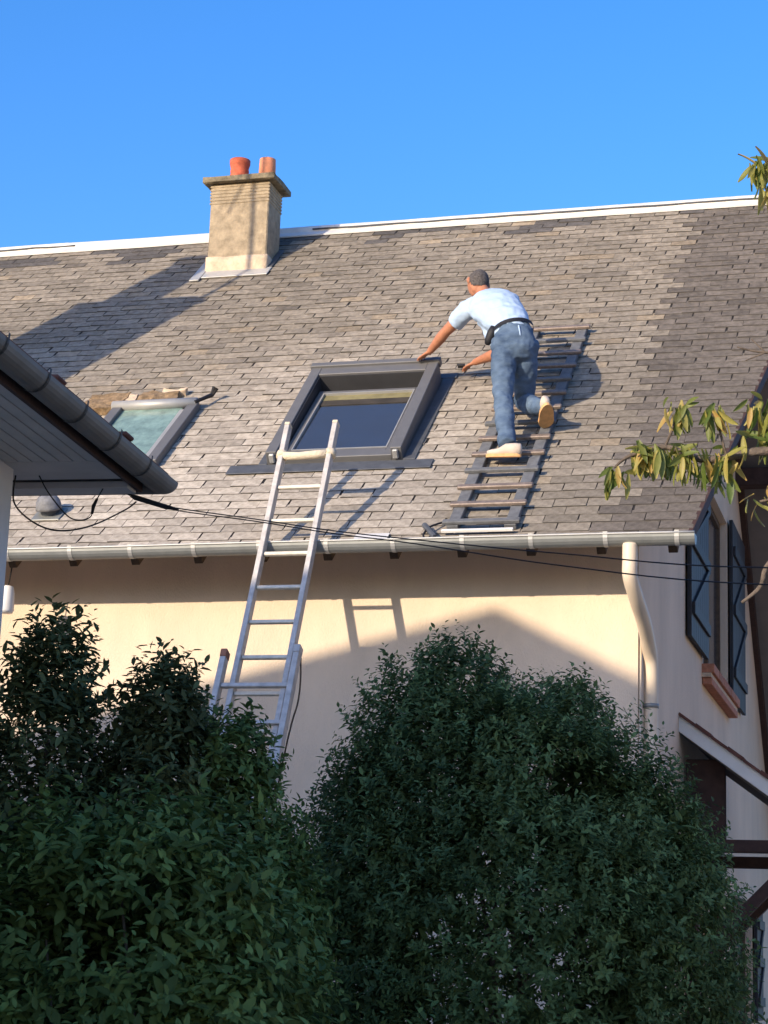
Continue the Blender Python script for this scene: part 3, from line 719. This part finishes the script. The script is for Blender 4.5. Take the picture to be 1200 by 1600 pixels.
# torso core and neck (skin, mostly under the shirt)
ringloft(bm, [P_pel, P_wst, P_chest, P_sh, P_neck], [(.13, .09), (.125, .085), (.145, .09), (.11, .07), (.057, .06)], SD)
hd = Vector((-.10, .22, 1)).normalized(); hc = Vector((-3.545, 1.40, 7.150))     # head bowed towards the work
ringloft(bm, [P_sh, P_neck, P_neck.lerp(hc, .5)], [.065, .058, .056], SD)
faceN = Vector((-.55, .72, -.42)).normalized()
def head_pt(d):
    return d
hb = bmesh.new(); bmesh.ops.create_uvsphere(hb, u_segments=32, v_segments=24, radius=1)
fx = faceN; fz = (Vector((0.05, .35, 1)) - fx * Vector((.05, .35, 1)).dot(fx)).normalized(); fy = fz.cross(fx)
for v in hb.verts:
    x, y, z = v.co; a, b_, c_ = .104 * x, .083 * y, .122 * z
    if x > 0 and z < 0: a *= 1 + .10 * (-z); b_ *= 1 - .28 * (-z)
    if x < 0 and z < -.3: a *= .82
    if x > .75 and -.35 < z < .15 and abs(y) < .25: a += .024 * (1 - abs(y) / .25) * (1 - abs(z + .1) / .3 if abs(z + .1) < .3 else 0)   # nose
    if x > .7 and .05 < z < .3 and .2 < abs(y) < .55: a -= .010                                             # eye sockets
    if x > .6 and -.62 < z < -.45 and abs(y) < .35: a -= .006                                               # mouth
    v.co = hc + fx * a + fy * b_ + fz * c_
me = bpy.data.meshes.new('t'); hb.to_mesh(me); hb.free(); bm.from_mesh(me); bpy.data.meshes.remove(me)
for s_ in (-1, 1):   # ears
    ec = hc + fy * .083 * s_ - fx * .008 - fz * .008
    ringloft(bm, [ec - fz * .028, ec - fz * .012 + fy * .008 * s_, ec + fz * .012 + fy * .010 * s_, ec + fz * .028 + fy * .004 * s_], [(.012, .008), (.017, .009), (.019, .009), (.012, .008)], fx)
def arm(sh, el, wr): ringloft(bm, [sh, sh.lerp(el, .35), sh.lerp(el, .75), el, el.lerp(wr, .3), el.lerp(wr, .7), wr], [.058, .054, .047, .043, .046, .036, .028], Vector((0, 0, 1)))
arm(P_lsh, P_lelb, P_lwr); arm(P_rsh, P_relb, P_rwr)
def hand(wr, d, nrm, flat, thumb_side):
    d = Vector(d).normalized(); nrm = Vector(nrm); nrm = (nrm - d * nrm.dot(d)).normalized(); sd_ = d.cross(nrm).normalized()
    pe = wr + d * .085
    ringloft(bm, [wr, wr + d * .03, wr + d * .065, pe], [(.027, .020), (.038, .016), (.042, .014), (.038, .012)], sd_)
    for k, L_ in enumerate((.070, .080, .074, .058)):
        off = (k - 1.5) * .0205; b0 = wr + d * .078 + sd_ * off; dd = (d + sd_ * off * 3).normalized()
        p1 = b0 + dd * L_ * .45; p2 = p1 + (dd - nrm * flat).normalized() * L_ * .32; p3 = p2 + (dd - nrm * flat * 2.2).normalized() * L_ * .26
        ringloft(bm, [b0, p1, p2, p3], [.0095, .009, .008, .0068], nrm)
    ts = sd_ * thumb_side; b0 = wr + d * .025 + ts * .026
    p1 = b0 + (d * .75 + ts * .75).normalized() * .038; p2 = p1 + (d + ts * .35 - nrm * flat * .6).normalized() * .034
    ringloft(bm, [b0, p1, p2], [.0125, .0105, .0085], nrm)
hand(P_lwr, (-.72, .60, -.20), (0, -.45, .89), .22, 1)
hand(P_rwr, (-.74, .62, -.12), (0, -.5, .86), .55, -1)
# legs under the jeans, ankles and feet
ringloft(bm, [P_lhip, P_lknee, P_lank], [.075, .05, .036], SD); ringloft(bm, [P_rhip, P_rknee, P_rank], [.075, .05, .036], SD)
person = objbm('person', bm, M_skin); remesh(person, .0062, 2)
tag(person, 'man in pale blue t-shirt and jeans bending over the skylight on the roof ladder', 'person')
# t-shirt
bm = bmesh.new()
ringloft(bm, [P_pel + Vector((-.06, .05, .02)), P_belt + Vector((-.012, 0, .0)), P_wst, P_wst.lerp(P_chest, .5), P_chest, P_chest.lerp(P_sh, .6), P_sh + Vector((-.01, .005, .02)), P_sh.lerp(P_neck, .55)],
         [(.14, .105), (.158, .118), (.165, .125), (.185, .13), (.205, .132), (.20, .12), (.15, .095), (.072, .075)], SD)
def sleeve(sh, el, inn): ringloft(bm, [inn, sh, sh.lerp(el, .3), sh.lerp(el, .56)], [.085, .083, .075, .074], Vector((0, 0, 1)))
sleeve(P_lsh, P_lelb, P_lsh.lerp(P_sh, .5)); sleeve(P_rsh, P_relb, P_rsh.lerp(P_sh, .5))
# loose front of the shirt hanging below the belly
ringloft(bm, [P_chest + Vector((-.05, .10, -.06)), Vector((-3.33, 1.17, 6.70)), Vector((-3.30, 1.13, 6.56)), Vector((-3.27, 1.09, 6.49))], [(.13, .07), (.125, .07), (.095, .055), (.05, .03)], SD)
sh = objbm('t_shirt', bm, M_shirt, person); remesh(sh, .009, 4, .011, 9)
# jeans
bm = bmesh.new()
ringloft(bm, [P_belt + Vector((0, 0, .01)), P_pel, P_lhip.lerp(P_rhip, .5) + Vector((0, -.01, -.02)), P_lhip.lerp(P_rhip, .5) + Vector((0, 0, -.10))], [(.150, .112), (.163, .125), (.172, .132), (.13, .10)], SD)
ringloft(bm, [P_lhip + Vector((0, 0, .05)), P_lhip.lerp(P_lknee, .35), P_lhip.lerp(P_lknee, .75), P_lknee, P_lknee.lerp(P_lank, .35), P_lknee.lerp(P_lank, .7), P_lank + Vector((0, 0, -.01))], [(.10, .115), (.098, .108), (.085, .09), (.077, .08), (.076, .083), (.072, .08), (.074, .086)], SD)
ringloft(bm, [P_rhip + Vector((0, 0, .05)), P_rhip.lerp(P_rknee, .35), P_rhip.lerp(P_rknee, .75), P_rknee, P_rknee + (P_rank - P_rknee) * .3, P_rknee + (P_rank - P_rknee) * .65, P_rank], [(.10, .115), (.098, .105), (.085, .09), (.078, .08), (.074, .08), (.07, .074), (.07, .072)], SD)
jn = objbm('jeans', bm, M_jean, person); remesh(jn, .009, 3, .012, 10)
# back pocket and belt
bt = (P_belt - P_pel).normalized()
V = []; F = []; seg = 28
for dz_ in (-.016, .02):
    for k in range(seg):
        a = (SD - bt * SD.dot(bt)).normalized(); b_ = bt.cross(a); an = 2 * pi * k / seg
        V.append(P_belt + bt * (dz_ + .003) + a * cos(an) * .164 + b_ * sin(an) * .126)
F = [(k, (k + 1) % seg, seg + (k + 1) % seg, seg + k) for k in range(seg)]
belt = obj('belt', V, F, M_belt, person, smooth=True)
pc = P_belt + Vector((-.15, -.05, -.02))
bm = bmesh.new(); ringloft(bm, [pc + Vector((.01, 0, .045)), pc + Vector((-.01, 0, .0)), pc + Vector((-.035, .01, -.06)), pc + Vector((-.05, .02, -.09))], [(.03, .02), (.036, .026), (.034, .024), (.02, .016)], SD)
objbm('tool_pouch', bm, M_belt, person, smooth=True)
bm = bmesh.new(); ringloft(bm, [P_belt + Vector((.07, -.125, .0)), P_belt + Vector((.085, -.15, -.05)), P_belt + Vector((.09, -.15, -.09))], [.006, .006, .005], SD); objbm('belt_strap', bm, M_shirt, person)
# hair cap
bm = bmesh.new(); bmesh.ops.create_uvsphere(bm, u_segments=32, v_segments=24, radius=1)
dele = []
for v in bm.verts:
    x, y, z = v.co
    lim = -.72 if x < -.35 else (-.72 + (x + .35) * 1.75 if x < .3 else .42 + (x - .3) * .6)
    if z < lim: dele.append(v)
    v.co = hc + fx * (.1095 * x * (.88 if (x < 0 and z < -.3) else 1)) + fy * .0885 * y + fz * .1285 * z
bmesh.ops.delete(bm, geom=dele, context='VERTS'); objbm('hair', bm, M_hair, person, smooth=True)
# shoes
def shoe(heel, d, upv, nm, wide=1.0):
    d = Vector(d).normalized(); upv = Vector(upv); upv = (upv - d * upv.dot(d)).normalized(); sd_ = d.cross(upv)
    P = [heel + d * t + upv * (.05 - .02 * (t > .15)) for t in (.0, .05, .11, .17, .225, .262)]
    bm = bmesh.new(); ringloft(bm, P, [(.033, .045), (.04, .05), (.042, .047), (.047, .033), (.044, .026), (.025, .018)], sd_)
    bm2 = objbm('shoe', bm, M_shoe, person, smooth=True)
    seg = 22; V = []; 
    out = []
    for k in range(seg):
        an = 2 * pi * k / seg; t = .135 + .143 * cos(an); wdt = (.046 + .012 * (t > .16) * min(1, (t - .16) / .05)) * sin(an)
        out.append(heel + d * t + sd_ * wdt * wide)
    V = [q + upv * -.006 for q in out] + [q + upv * .018 for q in out]
    F = [tuple(range(seg)), tuple(range(2 * seg - 1, seg - 1, -1))] + [(k, seg + k, seg + (k + 1) % seg, (k + 1) % seg) for k in range(seg)]
    obj('sole', V, F, M_sole, bm2)
shoe(rp(-2.985, 1.165, .10), (-1, .16, .06), (0, -.15, 1), 'l')
hl = P_rank + Vector((.065, -.085, -.005))
shoe(hl, (-.20, .90, -.40), (-.34, .36, .86), 'r', 1.25)
# bits held and lying by the worker
o = boxo('tin_snips', (-3.86, 3.10, .03), (-3.80, 3.13, .06), M_cable, None, .004, fn=lambda a, b, c: rp(a, b, c)); tag(o, 'small dark hand tool under the worker fingers beside the skylight', 'tool')

# ------------------------------------------------------------------ vegetation
def leafmat(name, c1, c2, trans=.35, rough=.6):
    m = mat(name, c1, rough, scale=3, col2=c2, spec=.15, tint=True, trans=trans); return m
def leafcloud(name, lobes, n_twigs, leaf_len, m, parent, seed, per=9, upb=.45, shell=(.5, 1.02), twl=(.08, .18), asp=.42, fold=.25):
    R = np.random.default_rng(seed)
    vol = np.array([l[3] * l[4] * l[5] for l in lobes]) ** .72; vol /= vol.sum()
    li = R.choice(len(lobes), n_twigs, p=vol); Lb = np.array(lobes)[li]
    d = R.normal(size=(n_twigs, 3)); d /= np.linalg.norm(d, axis=1)[:, None]
    rr = shell[0] + (shell[1] - shell[0]) * R.random(n_twigs) ** .8
    base = Lb[:, :3] + d * Lb[:, 3:6] * rr[:, None]
    # drop twigs deep inside another lobe, and thin by a coarse noise to leave hollows
    keep = np.ones(n_twigs, bool)
    for l in lobes:
        q = (base - np.array(l[:3])) / np.array(l[3:6]); keep &= ~((np.linalg.norm(q, axis=1) < .55))
    nz = np.array([noise.noise(Vector(b) * 3.1 + Vector((seed, 0, 0))) for b in base]); keep &= nz > -.34
    base = base[keep]; dd = d[keep] / Lb[keep][:, 3:6]; dd /= np.linalg.norm(dd, axis=1)[:, None]; T = len(base)
    ax = dd * (1 - upb) + np.array([0, 0, 1.0]) * upb + R.normal(size=(T, 3)) * .28; ax /= np.linalg.norm(ax, axis=1)[:, None]
    tl = R.uniform(*twl, T)
    K = per; t = np.tile(np.linspace(.15, 1, K), (T, 1)); ang = np.tile(np.arange(K) * 2.4, (T, 1)) + R.uniform(0, 6.28, T)[:, None]
    ref = np.cross(ax, R.normal(size=(T, 3))); ref /= np.linalg.norm(ref, axis=1)[:, None]; bi = np.cross(ax, ref)
    pos = base[:, None] + ax[:, None] * (t * tl[:, None])[..., None]
    rad = ref[:, None] * np.cos(ang)[..., None] + bi[:, None] * np.sin(ang)[..., None]
    el = R.uniform(.35, .9, (T, K)) * (1 - .35 * t)
    ld = rad * np.cos(.9 - el)[..., None] + ax[:, None] * np.sin(.9 - el)[..., None] + R.normal(size=(T, K, 3)) * .18; ld /= np.linalg.norm(ld, axis=2)[..., None]
    nn = np.cross(ld, np.cross(np.broadcast_to(ax[:, None] + np.array([0, 0, .7]), ld.shape), ld)); nn /= np.linalg.norm(nn, axis=2)[..., None] + 1e-9
    sd_ = np.cross(ld, nn)
    L = leaf_len * R.uniform(.55, 1.15, (T, K)) * R.choice([.8, 1.0, 1.0, 1.3], T)[:, None] * (1 - .25 * t)
    pos = pos.reshape(-1, 3); ld = ld.reshape(-1, 3); nn = nn.reshape(-1, 3); sd_ = sd_.reshape(-1, 3); L = L.reshape(-1, 1); n = len(pos); W = L * asp * .5
    dro = -nn * L * .12
    v = np.stack([pos, pos + ld * L * .33 + sd_ * W + nn * W * fold, pos + ld * L * .68 + sd_ * W * .85 + nn * W * fold + dro * .4, pos + ld * L + dro,
                  pos + ld * L * .68 - sd_ * W * .85 + nn * W * fold + dro * .4, pos + ld * L * .33 - sd_ * W + nn * W * fold], 1).reshape(-1, 3)
    me = bpy.data.meshes.new(name); me.vertices.add(n * 6); me.vertices.foreach_set('co', v.ravel())
    idx = np.arange(n)[:, None] * 6 + np.array([0, 1, 2, 3, 0, 3, 4, 5]); me.loops.add(n * 8); me.loops.foreach_set('vertex_index', idx.ravel())
    me.polygons.add(n * 2); me.polygons.foreach_set('loop_start', np.arange(n * 2) * 4); me.polygons.foreach_set('loop_total', np.full(n * 2, 4)); me.update(calc_edges=True)
    me.materials.append(m)
    tw = np.repeat(R.normal(1, .20, T) * (1 + .25 * np.array([noise.noise(Vector(b) * 1.7 + Vector((0, seed, 0))) for b in base])), K); lv = np.clip(tw * R.normal(1, .16, n), .45, 1.7)
    hue = np.repeat(R.random(T), K)[:, None]; c = np.array([[1.0, 1.0, 1.0]]) * (1 - hue * .25) + hue * .25 * np.array([[1.35, 1.05, .6]])
    cols = np.repeat(np.concatenate([c * lv[:, None], np.ones((n, 1))], 1), 6, 0); tintmesh(me, cols)
    o = bpy.data.objects.new(name, me); COL.objects.link(o); setpar(o, parent); o['kind'] = 'stuff'
    return o
def stems(parent, foot, tops, m, r_=.03):
    for tp in tops:
        a = Vector(foot) + Vector((random.uniform(-.12, .12), random.uniform(-.12, .12), 0)); b = Vector(tp)
        mid = a.lerp(b, .5) + Vector((random.uniform(-.1, .1), random.uniform(-.1, .1), .1))
        pts = spline([a, mid, b], 6); n = len(pts); tubeo('stem', pts, [r_ * (1 - .8 * k / (n - 1)) for k in range(n)], m, parent, 6)

M_leafR = leafmat('fine_dark_leaf', (.105, .158, .062), (.155, .220, .082))
M_leafL = leafmat('broad_dark_leaf', (.125, .185, .056), (.195, .265, .080))
M_leafT = leafmat('dark_olive_leaf', (.100, .120, .052), (.150, .170, .070))

# big rounded shrub in the middle right
sr = empty('round_shrub', (-1.8, -4.75, 0), 'large dome-shaped dark shrub in front of the house wall', 'shrub')
lobR = [(-1.86, -4.75, 1.75, .92, .75, 1.15), (-2.22, -4.8, 2.45, .42, .42, .60), (-1.74, -4.75, 2.40, .44, .45, .46), (-2.45, -4.8, 2.05, .36, .40, .60), (-1.36, -4.7, 2.05, .34, .40, .56), (-1.15, -4.65, 1.5, .30, .4, .9), (-2.55, -4.75, 1.5, .30, .4, .8), (-2.13, -4.75, 2.87, .20, .22, .24), (-1.62, -4.7, 2.72, .14, .2, .2)]
leafcloud('crown', lobR, 21000, .041, M_leafR, sr, 11, per=10, shell=(.45, 1.02), twl=(.06, .15))
leafcloud('inner_foliage', [(l[0], l[1] + .05, l[2], l[3] * .72, l[4] * .7, l[5] * .78) for l in lobR[:7]], 3200, .075, M_leafR, sr, 12, per=9, shell=(.3, 1.0), twl=(.1, .2))
stems(sr, (-1.85, -4.72, 0), [(-2.4, -4.75, 2.2), (-2.15, -4.72, 2.7), (-1.9, -4.75, 2.8), (-1.7, -4.7, 2.6), (-1.45, -4.72, 2.5), (-1.25, -4.7, 2.1), (-2.0, -4.6, 2.4), (-1.6, -4.62, 2.2)], M_bark, .022)
# left hedge
sl = empty('leafy_shrub', (-3.45, -6.15, 0), 'tall dark shrub at the left edge, its tip beside the white lamp', 'shrub', 'shrubs along the garden edge')
leafcloud('crown', [(-3.52, -6.15, 2.25, .20, .28, .60), (-3.62, -6.1, 1.85, .45, .35, .62), (-3.3, -6.1, 1.75, .33, .35, .55), (-3.47, -6.2, 2.72, .11, .15, .20)], 4200, .062, M_leafT, sl, 21, per=9, asp=.38, twl=(.10, .22), upb=.6)
stems(sl, (-3.5, -6.1, 0), [(-3.5, -6.15, 2.8), (-3.65, -6.1, 2.4), (-3.3, -6.1, 2.3)], M_bark, .02)
sm = empty('leafy_shrub', (-3.05, -6.0, 0), 'dark shrub with a leafy tuft at its top, left of the ladder', 'shrub', 'shrubs along the garden edge')
leafcloud('crown', [(-3.05, -6.0, 2.2, .22, .30, .42), (-3.0, -6.0, 1.7, .40, .35, .6), (-3.06, -6.05, 2.60, .14, .16, .18)], 3600, .060, M_leafT, sm, 31, per=9, asp=.40, upb=.55)
stems(sm, (-3.05, -6.0, 0), [(-3.05, -6.0, 2.65), (-2.9, -6.0, 2.3), (-3.2, -6.0, 2.3)], M_bark, .02)
sn = empty('leafy_shrub', (-2.73, -5.85, 0), 'dark shrub whose top hides the lower part of the long ladder', 'shrub', 'shrubs along the garden edge')
leafcloud('crown', [(-2.77, -5.85, 1.96, .20, .28, .42), (-2.71, -5.85, 1.6, .26, .32, .55), (-2.79, -5.9, 2.43, .10, .14, .15)], 3000, .056, M_leafL, sn, 41, per=9, asp=.42, upb=.5)
stems(sn, (-2.68, -5.85, 0), [(-2.7, -5.85, 2.45), (-2.55, -5.85, 2.1)], M_bark, .018)
sf = empty('broad_leaf_shrub', (-2.9, -6.7, 0), 'broad leaved green shrub filling the lower left foreground', 'shrub')
leafcloud('crown', [(-2.95, -6.75, 1.35, .55, .35, .78), (-2.58, -6.6, 1.25, .38, .35, .76), (-3.3, -6.75, 1.4, .40, .35, .72), (-2.72, -6.7, 1.8, .26, .28, .34), (-2.50, -6.5, .95, .34, .35, .58), (-1.95, -6.3, .62, .34, .3, .72)], 5600, .068, M_leafL, sf, 51, per=8, asp=.46, twl=(.12, .25), upb=.4)
stems(sf, (-2.8, -6.7, 0), [(-3.2, -6.7, 1.7), (-2.9, -6.75, 1.9), (-2.5, -6.6, 1.7), (-2.2, -6.5, 1.3)], M_bark, .02)

# tree with drooping yellowing leaves, right edge
tr = empty('tree', (.55, -3.4, 0), 'tree with drooping yellow green leaves reaching in from the right edge', 'tree')
tubeo('trunk', spline([(.6, -3.4, 0), (.5, -3.45, 1.6), (.55, -3.5, 3.2), (.4, -3.6, 4.6), (.2, -3.8, 5.8)], 6), [.11 - .0026 * k for k in range(25)], M_bark, tr, 10)
LV = []
for q in range(6):
    V = []; F = []; cur = random.uniform(.25, .6); ns = 5; tw = random.uniform(-.4, .4)
    for i in range(ns + 1):
        t = i / ns; wd = .0165 * (sin(pi * min(1, t * .93 + .04)) ** .8) + .001
        y = t * .135; z = -cur * .06 * t * t; a = tw * t
        for k in (-1, 0, 1): V.append((k * wd * cos(a), y, z + (abs(k) * .007 + k * wd * sin(a))))
    for i in range(ns):
        for k in range(2): F.append((i * 3 + k, i * 3 + k + 1, i * 3 + k + 4, i * 3 + k + 3))
    me = bpy.data.meshes.new('leaf'); me.from_pydata(V, [], F); me.polygons.foreach_set('use_smooth', [True] * len(F)); LV.append(me)
def leaf3():
    m = bpy.data.materials.new('yellowing_leaf'); m.use_nodes = True; N = m.node_tree.nodes; Lk = m.node_tree.links; b = N['Principled BSDF']
    oi = N.new('ShaderNodeObjectInfo'); cr = N.new('ShaderNodeValToRGB'); e = cr.color_ramp.elements
    e[0].position = 0; e[0].color = (.10, .15, .025, 1); e[1].position = 1; e[1].color = (.50, .30, .08, 1)
    x = e.new(.45); x.color = (.24, .25, .05, 1); x = e.new(.8); x.color = (.42, .36, .09, 1)
    tc = N.new('ShaderNodeTexCoord'); nz = N.new('ShaderNodeTexNoise'); nz.inputs['Scale'].default_value = 25; Lk.new(tc.outputs['Object'], nz.inputs['Vector'])
    ad = N.new('ShaderNodeMath'); ad.operation = 'MULTIPLY_ADD'; ad.inputs[1].default_value = .5; Lk.new(nz.outputs['Fac'], ad.inputs[0])
    sb = N.new('ShaderNodeMath'); sb.operation = 'SUBTRACT'; sb.inputs[1].default_value = .25; Lk.new(oi.outputs['Random'], sb.inputs[0]); Lk.new(sb.outputs[0], ad.inputs[2])
    Lk.new(ad.outputs[0], cr.inputs[0]); Lk.new(cr.outputs[0], b.inputs['Base Color']); b.inputs['Roughness'].default_value = .5
    t = N.new('ShaderNodeBsdfTranslucent'); ms = N.new('ShaderNodeMixShader'); ms.inputs[0].default_value = .42
    Lk.new(cr.outputs[0], t.inputs[0]); Lk.new(b.outputs[0], ms.inputs[1]); Lk.new(t.outputs[0], ms.inputs[2]); Lk.new(ms.outputs[0], N['Material Output'].inputs[0]); return m
ML3 = leaf3()
for me in LV: me.materials.append(ML3)
def cluster(c, n, spread, br, droop=.75, size=1.0):
    for k in range(n):
        p = Vector(c) + Vector((random.gauss(0, spread), random.gauss(0, spread * .8), random.gauss(0, spread * .55)))
        d = Vector((random.gauss(0, .5), random.gauss(0, .5), -droop * random.uniform(.6, 1.8))).normalized()
        if random.random() < .12: d = Vector((random.uniform(-1, 1), random.uniform(-1, 1), .25)).normalized()
        z_ = Vector((random.gauss(0, .8), random.gauss(-.6, .6), .35)); z_ = (z_ - d * z_.dot(d)).normalized(); x_ = d.cross(z_)
        s_ = random.uniform(.7, 1.15) * size
        M = Matrix(((x_.x, d.x, z_.x, p.x), (x_.y, d.y, z_.y, p.y), (x_.z, d.z, z_.z, p.z), (0, 0, 0, 1))) @ Matrix.Scale(s_, 4)
        inst('leaf', random.choice(LV), M, br)
def branch(pts, r0_, r1_):
    q = spline(pts, 6); n = len(q); return tubeo('branch', q, [r0_ + (r1_ - r0_) * k / (n - 1) for k in range(n)], M_bark, tr, 7)
b1 = branch([(.5, -3.5, 3.9), (-.2, -3.65, 4.12), (-.75, -3.8, 4.24), (-1.1, -3.87, 4.19), (-1.3, -3.93, 4.25), (-1.47, -3.97, 4.2), (-1.55, -3.97, 4.14)], .035, .005)
for c, n, s_ in (((-1.545, -3.97, 4.13), 16, .022), ((-1.43, -3.96, 4.24), 16, .03), ((-1.36, -3.95, 4.22), 22, .035), ((-1.27, -3.94, 4.22), 22, .04), ((-1.20, -3.92, 4.20), 18, .04), ((-1.07, -3.88, 4.18), 24, .05), ((-.98, -3.85, 4.20), 18, .045)): cluster(c, n, s_, b1, 1.1)
b2 = branch([(-1.3, -3.93, 4.25), (-1.26, -3.95, 4.34), (-1.235, -3.96, 4.44)], .008, .004); cluster((-1.235, -3.96, 4.44), 20, .025, b2, 1.1)
b3 = branch([(-1.0, -3.85, 4.2), (-1.03, -3.9, 4.33), (-1.05, -3.92, 4.44)], .008, .004); cluster((-1.05, -3.92, 4.43), 20, .028, b3, 1.1)
b4 = branch([(-.2, -3.65, 4.12), (-.55, -3.75, 4.3), (-.80, -3.8, 4.45)], .02, .005); cluster((-.83, -3.8, 4.47), 34, .05, b4, 1.1); cluster((-.81, -3.8, 4.33), 20, .04, b4, 1.1)
b5 = branch([(.2, -3.8, 5.3), (-.4, -4.0, 5.55), (-.78, -4.1, 5.68)], .02, .005); cluster((-.79, -4.1, 5.66), 30, .035, b5, 1.1); cluster((-.75, -4.1, 5.52), 18, .03, b5, 1.1)
b6 = branch([(.3, -3.7, 4.7), (-.5, -3.88, 4.72), (-.80, -3.9, 4.73), (-.94, -3.92, 4.76)], .012, .004); branch([(-.80, -3.9, 4.73), (-.87, -3.92, 4.80)], .005, .003); branch([(-.80, -3.9, 4.73), (-.90, -3.91, 4.69)], .005, .003)
b7 = branch([(.5, -3.45, 3.2), (-.4, -3.6, 3.75), (-.78, -3.65, 3.72), (-.86, -3.65, 3.58), (-.95, -3.66, 3.5)], .022, .008)
b8 = branch([(-.2, -3.65, 4.12), (-.6, -3.7, 4.05), (-.85, -3.74, 4.0)], .018, .006); cluster((-.86, -3.74, 4.02), 9, .04, b8, .5, .8)
# limbs of the same tree beyond the right edge of the picture
for pts, n in (([(.4, -3.6, 4.6), (.8, -3.5, 5.0), (1.2, -3.4, 5.2)], 22), ([(.3, -3.7, 5.2), (.6, -4.0, 5.7), (.9, -4.2, 6.0)], 22), ([(.2, -3.8, 5.75), (.1, -3.7, 6.2), (.15, -3.6, 6.6)], 26), ([(.52, -3.5, 3.9), (.95, -3.7, 4.2), (1.25, -3.8, 4.3)], 22), ([(.25, -3.75, 5.5), (.0, -3.4, 5.9), (-.05, -3.2, 6.1)], 22)):
    bq = branch(pts, .025, .006); cluster(pts[-1], n, .06, bq, 1.0); cluster(Vector(pts[1]).lerp(Vector(pts[2]), .4), n // 2, .06, bq, 1.0)
